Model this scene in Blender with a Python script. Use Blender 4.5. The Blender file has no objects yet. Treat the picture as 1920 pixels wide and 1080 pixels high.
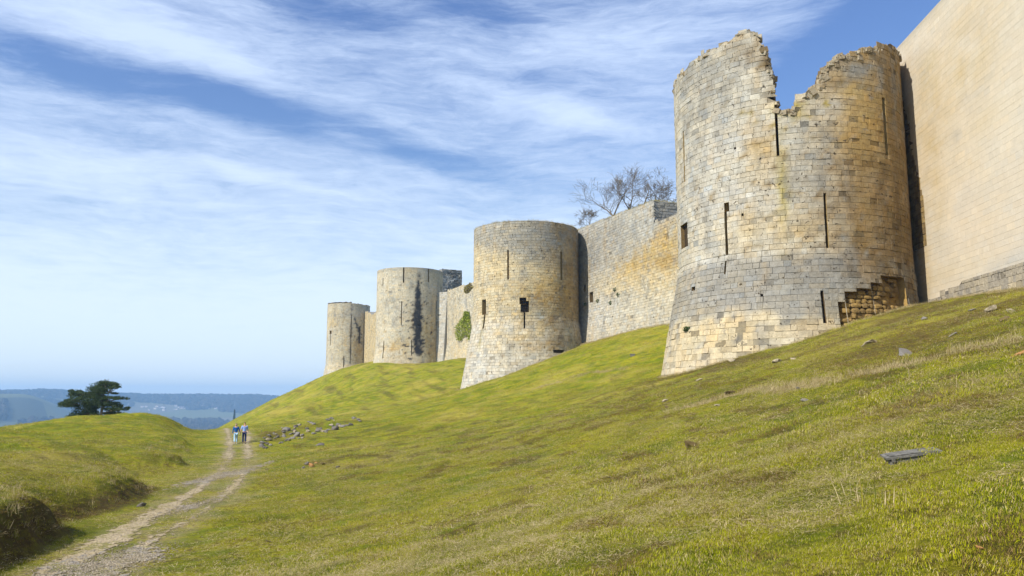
import bpy, math, random
import numpy as np
from mathutils import Vector, Matrix, noise as mnoise
R = math.radians
C = bpy.context.scene.collection
sc = bpy.context.scene

# ------------------------------------------------------------------ camera
FPX, PITCH = 1500.0, math.atan(208/1500)
cam_d = bpy.data.cameras.new('camera'); cam = bpy.data.objects.new('camera', cam_d); C.objects.link(cam)
cam.location = (0, 0, 0); cam.rotation_euler = (math.pi/2+PITCH, 0, 0)
cam_d.sensor_width = 36; cam_d.lens = 36*FPX/1920; cam_d.clip_start = 0.05; cam_d.clip_end = 40000
sc.camera = cam

# ------------------------------------------------------------------ light
SUN_AZ, SUN_EL = R(217), R(39)          # direction towards the sun, ccw from +x
sd = Vector((math.cos(SUN_AZ)*math.cos(SUN_EL), math.sin(SUN_AZ)*math.cos(SUN_EL), math.sin(SUN_EL)))
sl = bpy.data.lights.new('sun', 'SUN'); sun = bpy.data.objects.new('sun', sl); C.objects.link(sun)
sl.energy = 5.0; sl.angle = R(0.53); sl.color = (1.0, 0.94, 0.84)
sun.rotation_euler = sd.to_track_quat('Z', 'Y').to_euler(); sun.location = (-40, -30, 60)
sc.view_settings.view_transform = 'Standard'; sc.view_settings.look = 'None'
sc.view_settings.exposure = 0.38; sc.view_settings.gamma = 1
sc.view_settings.use_curve_mapping = False

# ------------------------------------------------------------------ node helper
class NT:
    def __init__(s, tree): s.t = tree; tree.nodes.clear()
    def n(s, typ, props=None, **ins):
        nd = s.t.nodes.new(typ)
        for k, v in (props or {}).items(): setattr(nd, k, v)
        for k, v in ins.items():
            key = int(k[1:]) if k[0] == 'i' and k[1:].isdigit() else k.replace('_', ' ')
            if isinstance(v, bpy.types.NodeSocket): s.t.links.new(v, nd.inputs[key])
            else: nd.inputs[key].default_value = v
        return nd
    def m(s, op, a, b=0.0, c=0.0, clamp=False):
        nd = s.n('ShaderNodeMath', {'operation': op, 'use_clamp': clamp}, i0=a, i1=b, i2=c); return nd.outputs[0]
    def vm(s, op, a, b=(0,0,0)):
        return s.n('ShaderNodeVectorMath', {'operation': op}, i0=a, i1=b).outputs[0]
    def noise(s, vec, scale, detail=4, rough=0.55, dist=0.0):
        return s.n('ShaderNodeTexNoise', None, Vector=vec, Scale=scale, Detail=detail, Roughness=rough, Distortion=dist).outputs[0]
    def ss(s, v, lo, hi, a=0.0, b=1.0):
        return s.n('ShaderNodeMapRange', {'interpolation_type': 'SMOOTHSTEP'}, Value=v, From_Min=lo, From_Max=hi, To_Min=a, To_Max=b).outputs[0]
    def mix(s, f, a, b, mode='MIX'):
        nd = s.t.nodes.new('ShaderNodeMix'); nd.data_type = 'RGBA'; nd.blend_type = mode
        for i, v in ((0, f), (6, a), (7, b)):
            if isinstance(v, bpy.types.NodeSocket): s.t.links.new(v, nd.inputs[i])
            else: nd.inputs[i].default_value = v if i == 0 else (*v[:3], 1)
        return nd.outputs[2]
    def out(s, surf=None, vol=None):
        o = s.n('ShaderNodeOutputMaterial')
        if surf: s.t.links.new(surf, o.inputs[0])
        if vol: s.t.links.new(vol, o.inputs[1])
    def bsdf(s, col, rough=0.9, normal=None, spec=0.2, **k):
        b = s.n('ShaderNodeBsdfPrincipled')
        for key, v in (('Base Color', col), ('Roughness', rough), ('Normal', normal)):
            if v is None: continue
            if isinstance(v, bpy.types.NodeSocket): s.t.links.new(v, b.inputs[key])
            else: b.inputs[key].default_value = (*v[:3], 1) if key == 'Base Color' else v
        b.inputs['Specular IOR Level'].default_value = spec
        return b.outputs[0]
    def bump(s, h, strength=0.5, dist=0.05):
        return s.n('ShaderNodeBump', None, Height=h, Strength=strength, Distance=dist).outputs[0]
def mat(name):
    m = bpy.data.materials.new(name); m.use_nodes = True
    return m, NT(m.node_tree)

# ------------------------------------------------------------------ sky
def pdir(px, py):
    a, b = (px-960)/FPX, (540-py)/FPX
    return np.array([a, math.cos(PITCH)-math.sin(PITCH)*b, math.sin(PITCH)+math.cos(PITCH)*b])
def azel(px, py):
    d = pdir(px, py); return math.degrees(math.atan2(d[0], d[1])), math.degrees(math.atan2(d[2], math.hypot(d[0], d[1])))
world = bpy.data.worlds.new('World'); sc.world = world; world.use_nodes = True
w = NT(world.node_tree)
sky = w.n('ShaderNodeTexSky', {'sky_type': 'NISHITA', 'sun_disc': False, 'sun_elevation': SUN_EL,
      'sun_rotation': math.atan2(sd.x, sd.y), 'air_density': 1.25, 'dust_density': 0.5, 'ozone_density': 2.2, 'altitude': 200})
gen = w.n('ShaderNodeTexCoord').outputs['Generated']
sx = w.n('ShaderNodeSeparateXYZ', None, Vector=gen)
az = w.m('MULTIPLY', w.m('ARCTAN2', sx.outputs[0], sx.outputs[1]), 180/math.pi)
el = w.m('MULTIPLY', w.m('ARCSINE', sx.outputs[2]), 180/math.pi)
ae = w.n('ShaderNodeCombineXYZ', None, X=az, Y=el).outputs[0]
warp = w.n('ShaderNodeTexNoise', None, Vector=ae, Scale=0.045, Detail=4.0, Roughness=0.55).outputs['Color']
wv = w.n('ShaderNodeVectorMath', {'operation': 'MULTIPLY_ADD'}, i0=warp, i1=(6, 3.5, 0), i2=ae).outputs[0]
def streak(rot, sxx, syy, scale, detail, rough):
    mp = w.n('ShaderNodeMapping', None, Vector=wv, Rotation=(0, 0, R(rot)), Scale=(sxx, syy, 1)).outputs[0]
    return w.noise(mp, scale, detail, rough, 0.5)
n1 = streak(16, 0.035, 0.15, 1.0, 5, 0.60)      # broad bands
n2 = streak(13, 0.085, 0.46, 1.0, 7, 0.66)       # fibres
n3 = streak(20, 0.34, 1.9, 1.0, 6, 0.7)          # wisps
dens = w.m('ADD', w.m('MULTIPLY', n1, 0.80), w.m('ADD', w.m('MULTIPLY', n2, 0.95), w.m('MULTIPLY', n3, 0.75)))
dens = w.m('SUBTRACT', dens, 0.71)
dens = w.m('ADD', dens, w.ss(el, 20, 2, 0, 0.66))
def spot(px, py, rx, ry, rot, amp):
    a, e = azel(px, py)
    sub = w.vm('SUBTRACT', wv, (a+3.5, e+2, 0))
    mp = w.n('ShaderNodeMapping', None, Vector=sub, Rotation=(0, 0, R(rot)))
    v = w.vm('MULTIPLY', mp.outputs[0], (1/rx, 1/ry, 0))
    ln = w.n('ShaderNodeVectorMath', {'operation': 'LENGTH'}, i0=v).outputs[1 if False else 'Value']
    return w.ss(ln, 0, 1, amp, 0)
spots = [spot(130, 135, 9, 1.9, 10, -0.62), spot(430, 200, 12, 2.2, 14, -0.72), spot(680, 260, 9, 1.6, 20, -0.38), spot(880, 320, 9, 2.0, 10, -0.42),
         spot(1620, 110, 12, 6.5, -25, -0.95), spot(1480, 260, 8, 7, 0, -0.5), spot(560, 15, 10, 1.7, 8, -0.40), spot(860, 25, 9, 1.8, 8, -0.30),
         spot(330, 110, 24, 2.6, 14, 0.42), spot(1010, 215, 14, 1.6, 14, 0.40), spot(150, 300, 16, 2.4, 4, 0.35), spot(1150, 120, 14, 4, 10, 0.22),
         spot(480, 340, 8, 0.9, 10, 0.35), spot(120, 30, 18, 3, 5, 0.25)]
for sp in spots: dens = w.m('ADD', dens, sp)
dens = w.ss(dens, -0.02, 1.25, 0.06, 0.88)
sat = w.n('ShaderNodeHueSaturation', None, Hue=0.517, Saturation=1.30, Value=1.55, Color=sky.outputs[0]).outputs[0]
cloudcol = w.n('ShaderNodeMix', {'data_type': 'RGBA'})
lo = w.ss(el, 0, 25)
cc = w.mix(lo, (9.6, 11.0, 12.4), (8.2, 9.8, 12.6))
skc = w.mix(dens, sat, cc)
bg = w.n('ShaderNodeBackground', None, Color=skc, Strength=0.074)
wo = w.n('ShaderNodeOutputWorld', None, Surface=bg.outputs[0])

# ------------------------------------------------------------------ noise in numpy
def _h(ix, iy, s):
    v = (ix.astype(np.int64)*374761393 + iy.astype(np.int64)*668265263 + s*1442695041) & 0xffffffff
    v = ((v ^ (v >> 13))*1274126177) & 0xffffffff
    return ((v ^ (v >> 16)) & 0xffff)/65535.0
def vnoise(x, y, s=0):
    x = np.asarray(x, float); y = np.asarray(y, float)
    ix, iy = np.floor(x), np.floor(y); fx, fy = x-ix, y-iy
    fx = fx*fx*(3-2*fx); fy = fy*fy*(3-2*fy)
    a, b, c, d = _h(ix, iy, s), _h(ix+1, iy, s), _h(ix, iy+1, s), _h(ix+1, iy+1, s)
    return (a*(1-fx)+b*fx)*(1-fy)+(c*(1-fx)+d*fx)*fy
def fbm(x, y, s=0, o=4, g=0.5):
    t = 0; a = 1; n = 0
    for k in range(o):
        t = t+a*vnoise(np.asarray(x)*2**k+17.3*k, np.asarray(y)*2**k-9.1*k, s+k); n += a; a *= g
    return t/n*2-1
def smooth(v, a, b):
    t = np.clip((np.asarray(v, float)-a)/(b-a), 0, 1); return t*t*(3-2*t)

# ------------------------------------------------------------------ terrain height
def at(px, py, depth):
    d = pdir(px, py); return d*(depth/d[1])
class TPS:
    def __init__(s, pts, lam=0.02):
        P = np.array(pts, float); s.c = P[:, :2]; n = len(P)
        r = np.hypot(s.c[:, None, 0]-s.c[None, :, 0], s.c[:, None, 1]-s.c[None, :, 1])/50
        K = np.where(r > 0, r*r*np.log(r+1e-12), 0)+lam*np.eye(n)*0.05
        A = np.zeros((n+3, n+3)); A[:n, :n] = K; A[:n, n] = 1; A[:n, n+1:] = s.c/50; A[n:, :n] = A[:n, n:].T
        s.w = np.linalg.solve(A, np.concatenate([P[:, 2], [0, 0, 0]]))
    def __call__(s, x, y):
        x = np.asarray(x, float); y = np.asarray(y, float); o = s.w[-3]+s.w[-2]*x/50+s.w[-1]*y/50
        for (cx, cy), wt in zip(s.c, s.w[:-3]):
            r2 = ((x-cx)**2+(y-cy)**2)/2500+1e-12
            o = o+wt*0.5*r2*np.log(r2)
        return o
hp = [(0, 0, -1.6), (0, 8, -1.72), (4, 8.5, -0.6), (27.5, 0, 6.2), (31.5, 30, 6.9), (26, -30, 6.0), (15, 10, 2.6), (15, 30, 2.4), (0, -20, -1.6), (60, 60, 9), (60, 0, 8.5), (60, 130, 12)]
hp += [tuple(at(*p)) for p in [(1243,702,73),(1320,690,63.5),(1400,667,61),(1500,640,60),(1580,608,61.5),(1690,580,65.5),(1735,571,65.5),(1850,552,56),(1920,542,51),
      (866,731,133),(920,714,126),(980,692,125),(1040,667,128),(1066,652,132),(1100,644,133),(1180,624,119),(1258,606,107),(830,678,226),(880,669,203),
      (706,681,208),(768,682,209),(825,680,215),(605,716,303),(640,693,250),(660,686,225),(545,750,205),(500,775,150),(465,796,118)]]
pathL = [(93,1073,17.9),(207,1013,21.8),(315,952,28),(370,917,33.7),(415,880,43),(431,850,55),(430,832,66),(424,804,100)]
for (px, py, d) in pathL:
    p = at(px, py, d)
    hp += [(p[0]-1.5, d, -3.75), (p[0]+1.2, d, -3.8), (p[0]+3.2, d, -3.72)]
hp += [(-7.5, 0, -3.8), (-5, -20, -3.7), (-35, 112, -3.75), (-44, 135, -4.6), (-50, 155, -7), (-75, 200, -9), (-62, 160, -9.5), (-55, 130, -6.5), (-95, 300, -4), (-115, 300, -16), (-90, 240, -11), (-80, 380, -2), (-30, 330, 12), (0, 230, 14)]
TH = TPS(hp)
mp_ = [(-12.3,19.8,-2.62),(-12.9,22.4,-2.68),(-13.4,23.7,-3.02),(-14.2,29.9,-3.09),(-14.9,33.3,-3.0),(-15.6,35.6,-3.3),(-18.2,47.5,-3.2),(-22.3,60,-3.2),(-33,87,-3.3),
       (-11.5,12,-2.5),(-10.8,0,-2.8),(-10,-20,-2.8),(-18,22,-2.3),(-25,20,-2.2),(-40,10,-4.5),(-60,20,-11),(-30,0,-3.5),(-80,60,-16),(-80,110,-14),(-70,140,-13),(-58,135,-9),(-100,90,-22),(-60,90,-6.0),(-52,60,-5.0),(-41,108,-4.0)]
mp_ += [tuple(at(*p)) for p in [(405,797,98),(360,785,95),(300,777,92),(240,777,88),(180,782,84),(100,793,74),(0,812,60),(-80,835,46),(100,862,36),(0,888,27),(200,828,52),(250,800,70),(150,895,29.5),(300,840,55),(330,810,72),(-60,905,22)]]
TM = TPS(mp_)
FY = [(-30,-9),(0,-9.6),(10,-10.3),(14,-10.8),(18,-11.2),(21,-11.6),(22.8,-12.0),(23.8,-12.5),(24.9,-14.2),(26.2,-13.5),(28,-13.2),(30,-13.4),(33,-14.2),(35,-15.0),(36.5,-16.9),(40,-17.6),(44,-17.5),(47,-18.3),(48.5,-19.8),(52,-20),(55,-20.8),(57,-22.4),(60,-22.8),(64,-24.4),(66,-26),(72,-27.3),(86,-32.2),(110,-42),(140,-56),(400,-150)]
fyy, fxx = [a for a, b in FY], [b for a, b in FY]
def foot(y): return np.interp(y, fyy, fxx)+0.35*fbm(np.asarray(y)*0.55, 0*np.asarray(y)+3.3, 5, 3)
def gentle(y): return np.interp(y, [-30, 23, 24.5, 30, 34.5, 36, 43, 45, 48.5, 50, 55, 56, 58.5, 60, 64, 66, 68, 400], [0, 0, .30, .25, .25, 1, 1, .15, .05, 1, .9, .1, .1, .9, .3, .2, 1, 1])
SEG = (np.array([0, 0.]), np.array([-50, 330.]))
def segdist(x, y):
    a, b = SEG; d = b-a; t = np.clip(((x-a[0])*d[0]+(y-a[1])*d[1])/(d@d), 0, 1)
    return np.hypot(x-a[0]-t*d[0], y-a[1]-t*d[1])
RUBL = [(-22, 70), (-22.6, 77), (-21.2, 82), (-17.0, 84)]
def line_dist(x, y, pts):
    d = np.full(x.shape, 1e9)
    for (a, b) in zip(pts[:-1], pts[1:]):
        ax, ay = a; dx, dy = b[0]-ax, b[1]-ay; t = np.clip(((x-ax)*dx+(y-ay)*dy)/(dx*dx+dy*dy), 0, 1)
        d = np.minimum(d, np.hypot(x-ax-t*dx, y-ay-t*dy))
    return d
ridge_az = [-60, -40, -32.6, -31, -29.2, -27.5, -26.2, -24, -20, -15.5, -12, 0, 60]
def farz(x, y):
    r = np.hypot(x, y); a = np.degrees(np.arctan2(x, y))
    top = np.interp(a, [-60, -33, -30, -27, -24, -20, -15.5, -10, 60], [45, 40, 38, 28, 22, 18, 6, 0, 0])
    z = -108+6*fbm(x/700, y/700, 40, 3)
    z = z+smooth(r, 2900, 3700)*34*(0.7+0.3*fbm(x/500, y/500, 44, 3))
    z = z+smooth(r+260*fbm(x/900, y/900, 41, 3), 4000, 4900)*(top+74+7*fbm(a/2.3, r/3000, 42, 4))
    # nearer ridge on the left
    near = smooth(-a, 26.2, 31.5)*smooth(r, 2700, 3700)*(1-smooth(r, 4300, 5200))
    z = np.maximum(z, -108+near*(128+5*fbm(a/1.6, r/2500, 43, 3)))
    return z
def height(x, y, micro=True):
    x = np.asarray(x, float); y = np.asarray(y, float)
    shp = np.broadcast(x, y).shape; x = np.broadcast_to(x, shp).astype(float); y = np.broadcast_to(y, shp).astype(float)
    z = np.full(shp, -108.0); sdn = segdist(x, y)
    near = sdn < 430
    xn, yn = x[near], y[near]
    xc, yc = np.clip(xn, -150, 90), np.clip(yn, -60, 420)
    hz = np.clip(TH(xc, yc), -30, 15); mz = np.clip(TM(xc, np.minimum(yc, 190)), -32, 2)
    xf = foot(yn); dd = xf-xn
    wd = 0.9+0.5*vnoise(yn*0.3, xn*0.05, 9)+gentle(yn)*3.2+np.clip((yn-70)/14, 0, 6)
    t = smooth(dd, 0, 1)*0+smooth(dd/wd, 0, 1)
    und = 0.42*fbm(xn/4.2, yn/3.6, 12, 3)*smooth(dd, 0.3, 4)*(1-smooth(dd, 25, 40))
    base = hz*(1-t)+(np.maximum(mz, hz*0-40)+und)*t
    if micro:
        rr = np.hypot(xn, yn)
        pathness = smooth(xn-xf, -0.3, 0.3)*(1-smooth(xn-xf, 3.6, 5.5))
        a = 1-0.92*pathness
        base = base+a*(0.14*fbm(xn/2.6, yn/2.6, 20, 3)+0.075*fbm(xn/0.7, yn/0.7, 24, 3)*(1-smooth(rr, 90, 160))+0.10*fbm(xn/9, yn/9, 27, 2)+0.035*fbm(xn/0.32, yn/0.32, 28, 2)*(1-smooth(rr, 18, 40)))
        # crumbly bank face
        bank = t*(1-t)*4
        base = base+bank*0.14*fbm(xn/0.35, yn/0.45, 30, 3)
        base = base+0.42*np.exp(-(line_dist(xn, yn, RUBL)/1.7)**2)*(0.7+0.6*vnoise(xn/0.8, yn/1.5, 39))
        # sheep-track terracettes on the far slope
        u = (xn+0.33*yn)
        far_s = smooth(rr, 70, 120)*smooth(xn-xf, 8, 16)
        base = base+far_s*0.22*fbm(u/2.2, yn/14, 33, 3)
    blend = smooth(sdn[near], 120, 420)
    z[near] = base*(1-blend)-108*blend
    fr = np.hypot(x, y) > 600
    z[fr] = farz(x[fr], y[fr])
    return z
def hgt(x, y): return float(height(np.array([x]), np.array([y]))[0])
TT = np.concatenate([np.geomspace(2, 450, 1400)])
def hit(px, py):
    d = pdir(px, py); y = TT; P = d[None, :]*(y/d[1])[:, None]
    g = P[:, 2]-height(P[:, 0], P[:, 1]); k = np.where(g < 0)[0]
    k = k[0] if len(k) else len(g)-1
    t = g[k-1]/(g[k-1]-g[k]+1e-9); p = P[k-1]*(1-t)+P[k]*t
    return Vector((p[0], p[1], hgt(p[0], p[1])))

# ------------------------------------------------------------------ object helpers
def link(name, me, m=None, parent=None, **props):
    o = bpy.data.objects.new(name, me); C.objects.link(o)
    if m and me is not None: me.materials.append(m)
    if parent: o.parent = parent
    for k, v in props.items(): o[k] = v
    return o
def empty(name, loc=(0, 0, 0), **props):
    o = link(name, None, **props); o.location = loc; o.empty_display_size = 0.3; bpy.context.view_layer.update(); return o
def tag(o, label, cat, group=None):
    o['label'] = label; o['category'] = cat
    if group: o['group'] = group
    return o
def copy_tree(o, parent=None):
    c = o.copy(); C.objects.link(c); c.parent = parent
    for ch in [q for q in bpy.data.objects if q.parent == o]: copy_tree(ch, c)
    return c
class MB:
    def __init__(s): s.v = []; s.f = []; s.c = []
    def add(s, vs, fs, col=(1, 1, 1)):
        b = len(s.v); s.v += [tuple(p) for p in vs]; s.f += [tuple(i+b for i in q) for q in fs]
        s.c += [col]*len(vs)
    def box(s, c, h, rz=0, col=(1, 1, 1), M=None):
        vs = [Vector((x*h[0], y*h[1], z*h[2])) for x in (-1, 1) for y in (-1, 1) for z in (-1, 1)]
        M = M or Matrix.Rotation(rz, 3, 'Z')
        s.add([M@p+Vector(c) for p in vs], [(0,1,3,2),(4,6,7,5),(0,4,5,1),(2,3,7,6),(0,2,6,4),(1,5,7,3)], col)
    def tube(s, pts, rad, n=6, col=(1, 1, 1)):
        pts = [Vector(p) for p in pts]; vs = []; prev = None
        for i, p in enumerate(pts):
            t = (pts[min(i+1, len(pts)-1)]-pts[max(i-1, 0)]).normalized()
            a = t.orthogonal().normalized() if prev is None else (prev-t*prev.dot(t)).normalized()
            prev = a; b = t.cross(a)
            for k in range(n):
                an = 2*math.pi*k/n; vs.append(p+(a*math.cos(an)+b*math.sin(an))*rad[i])
        fs = [(i*n+k, i*n+(k+1) % n, (i+1)*n+(k+1) % n, (i+1)*n+k) for i in range(len(pts)-1) for k in range(n)]
        fs += [tuple(range(n))[::-1], tuple((len(pts)-1)*n+k for k in range(n))]
        s.add(vs, fs, col)
    def build(s, name, m, parent=None, smoothf=False, local=None, **props):
        me = bpy.data.meshes.new(name)
        off = parent.location if (parent and local is None) else Vector(local or (0, 0, 0))
        me.from_pydata([(p[0]-off[0], p[1]-off[1], p[2]-off[2]) for p in s.v], [], s.f)
        ca = me.color_attributes.new('Col', 'FLOAT_COLOR', 'POINT')
        arr = np.ones((len(s.v), 4), np.float32); arr[:, :3] = np.array(s.c, np.float32).reshape(-1, 3) if s.c else 1
        ca.data.foreach_set('color', arr.ravel())
        if smoothf: me.polygons.foreach_set('use_smooth', [True]*len(me.polygons))
        me.update()
        return link(name, me, m, parent, **props)

# ------------------------------------------------------------------ materials
def colour_patches(n, pos):
    """turf colour over world position: green, olive, straw and brown patches"""
    big = n.noise(pos, 0.09, 4, 0.6); mid = n.noise(pos, 0.6, 5, 0.65); fine = n.noise(pos, 5.0, 5, 0.7)
    c = n.mix(n.ss(mid, 0.40, 0.62), TG[0], TG[1])
    c = n.mix(n.ss(n.m('ADD', n.m('MULTIPLY', big, 0.6), n.m('MULTIPLY', fine, 0.4)), 0.46, 0.66), c, TG[2])
    c = n.mix(n.m('MULTIPLY', n.ss(n.m('ADD', n.m('MULTIPLY', mid, 0.45), n.m('MULTIPLY', fine, 0.55)), 0.50, 0.63), 0.80), c, TG[3])
    return c, fine, mid
TG = [(0.150, 0.190, 0.006), (0.345, 0.330, 0.010), (0.420, 0.350, 0.055), (0.150, 0.090, 0.030)]
m_ground, n = mat('turf ground')
pos = n.n('ShaderNodeNewGeometry').outputs['Position']
gc, fine, mid = colour_patches(n, pos)
att = n.n('ShaderNodeAttribute', {'attribute_name': 'Mask'})
sp = n.n('ShaderNodeSeparateColor', None, Color=att.outputs['Color'])
dirt, bankm, dry = sp.outputs[0], sp.outputs[1], sp.outputs[2]
far = n.n('ShaderNodeAttribute', {'attribute_name': 'Far'}).outputs['Fac']
thatch_shade = n.n('ShaderNodeAttribute', {'attribute_name': 'ThatchShade'}).outputs['Fac']
gc = n.mix(n.m('MULTIPLY', thatch_shade, n.ss(n.noise(pos, 5.0, 6, 0.8), 0.46, 0.70, 0.05, 0.85)), gc, (0.062, 0.052, 0.014))  # dead turf under the near blades, plus painted shade in the gaps between them
gc = n.mix(n.m('MULTIPLY', dry, n.ss(fine, 0.35, 0.6, 0.35, 0.95)), gc, (0.34, 0.27, 0.12))
dk = n.m('MULTIPLY', bankm, n.ss(n.noise(pos, 3.0, 5, 0.7), 0.35, 0.6, 0.6, 1.0))
gc = n.mix(dk, gc, (0.085, 0.055, 0.022))
gc = n.mix(n.m('MULTIPLY', dirt, n.ss(fine, 0.3, 0.6, 0.5, 1.0), clamp=True), gc, (0.42, 0.33, 0.20))
# valley fields and woods
f1 = n.n('ShaderNodeTexVoronoi', {'feature': 'F1'}, Vector=n.vm('MULTIPLY', pos, (0.0028, 0.0016, 0)), Scale=1.0).outputs['Color']
fs = n.n('ShaderNodeSeparateColor', None, Color=f1).outputs[0]
fc = n.mix(n.ss(fs, 0.3, 0.7), (0.05, 0.055, 0.030), (0.13, 0.14, 0.06))
fc = n.mix(n.ss(fs, 0.8, 0.86), fc, (0.15, 0.14, 0.09))
gc = n.mix(n.ss(n.noise(pos, 0.5, 6, 0.75), 0.42, 0.65, 0.08, 0.45), gc, (0.06, 0.055, 0.012))
gc = n.mix(far, gc, fc)
hh = n.m('ADD', n.m('MULTIPLY', n.noise(pos, 14, 6, 0.75), 1.0), n.m('MULTIPLY', n.noise(pos, 2.2, 5, 0.7), 2.0))
n.out(n.bsdf(gc, 0.95, n.bump(hh, 1.0, 0.09), 0.1))

m_path, n = mat('pale limestone grit')
pos = n.n('ShaderNodeNewGeometry').outputs['Position']
a = n.n('ShaderNodeAttribute', {'attribute_name': 'Col'}).outputs['Color']
s1 = n.noise(pos, 9, 6, 0.8); vo = n.n('ShaderNodeTexVoronoi', None, Vector=pos, Scale=16.0)
pc = n.mix(n.ss(s1, 0.35, 0.65), (0.30, 0.235, 0.14), (0.47, 0.385, 0.25))
pc = n.mix(n.m('MULTIPLY', n.n('ShaderNodeSeparateColor', None, Color=a).outputs[0], n.ss(vo.outputs['Distance'], 0.2, 0.6, 0.5, 1.0)), pc, (0.27, 0.245, 0.21))
pc = n.mix(n.ss(n.noise(pos, 1.7, 5, 0.7), 0.50, 0.60, 0, 0.85), pc, (0.20, 0.185, 0.05))
n.out(n.bsdf(pc, 0.95, n.bump(n.m('ADD', vo.outputs['Distance'], s1), 0.9, 0.03), 0.1))

def stone_mat(name, pits=0.5, bumpd=0.05, contrast=1.0, sc_=1.0):
    m, n = mat(name)
    pos = n.n('ShaderNodeNewGeometry').outputs['Position']
    a = n.n('ShaderNodeAttribute', {'attribute_name': 'Col'}).outputs['Color']
    vstr = n.vm('MULTIPLY', pos, (1.0, 1.0, 0.28))
    n1 = n.m('MULTIPLY', n.m('ADD', n.noise(pos, 0.35*sc_, 5, 0.65), n.noise(vstr, 0.9*sc_, 5, 0.7)), 0.5); n2 = n.noise(pos, 2.4*sc_, 6, 0.75); n3 = n.noise(pos, 11*sc_, 4, 0.8)
    v = n.m('ADD', n.m('MULTIPLY', n1, 0.55*contrast), n.m('MULTIPLY', n2, 0.85*contrast))
    v = n.m('ADD', v, n.m('MULTIPLY', n3, 0.45*contrast))
    v = n.m('ADD', v, 1-0.925*contrast)
    c = n.n('ShaderNodeVectorMath', {'operation': 'SCALE'}, i0=a, Scale=v).outputs[0]
    # lichen: dark grey-green crusts
    lich = n.m('MULTIPLY', n.ss(n.noise(pos, 1.1*sc_, 6, 0.8), 0.56, 0.70), 0.55*contrast)
    c = n.mix(lich, c, (0.20, 0.185, 0.15))
    pit = n.m('MULTIPLY', n.m('ADD', n.ss(n.noise(pos, 3.6*sc_, 3, 0.6, 0.6), 0.645, 0.69), n.ss(n.noise(pos, 1.5*sc_, 5, 0.75, 1.0), 0.66, 0.71), clamp=True), pits)
    c = n.mix(pit, c, (0.06, 0.045, 0.025))
    h = n.m('SUBTRACT', n.m('ADD', n2, n.m('MULTIPLY', n3, 0.5)), n.m('MULTIPLY', pit, 1.2))
    n.out(n.bsdf(c, 0.95, n.bump(h, 0.9, bumpd), 0.1))
    return m
m_stone = stone_mat('old limestone masonry', 0.9, 0.10, 1.3)
m_new = stone_mat('restored ashlar', 0.12, 0.012, 0.32, 0.8)
m_rock = stone_mat('weathered rubble', 0.3, 0.03, 0.9, 4)
m_dark, n = mat('dark opening'); n.out(n.bsdf((0.012, 0.010, 0.009), 1.0, None, 0.0))

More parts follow.
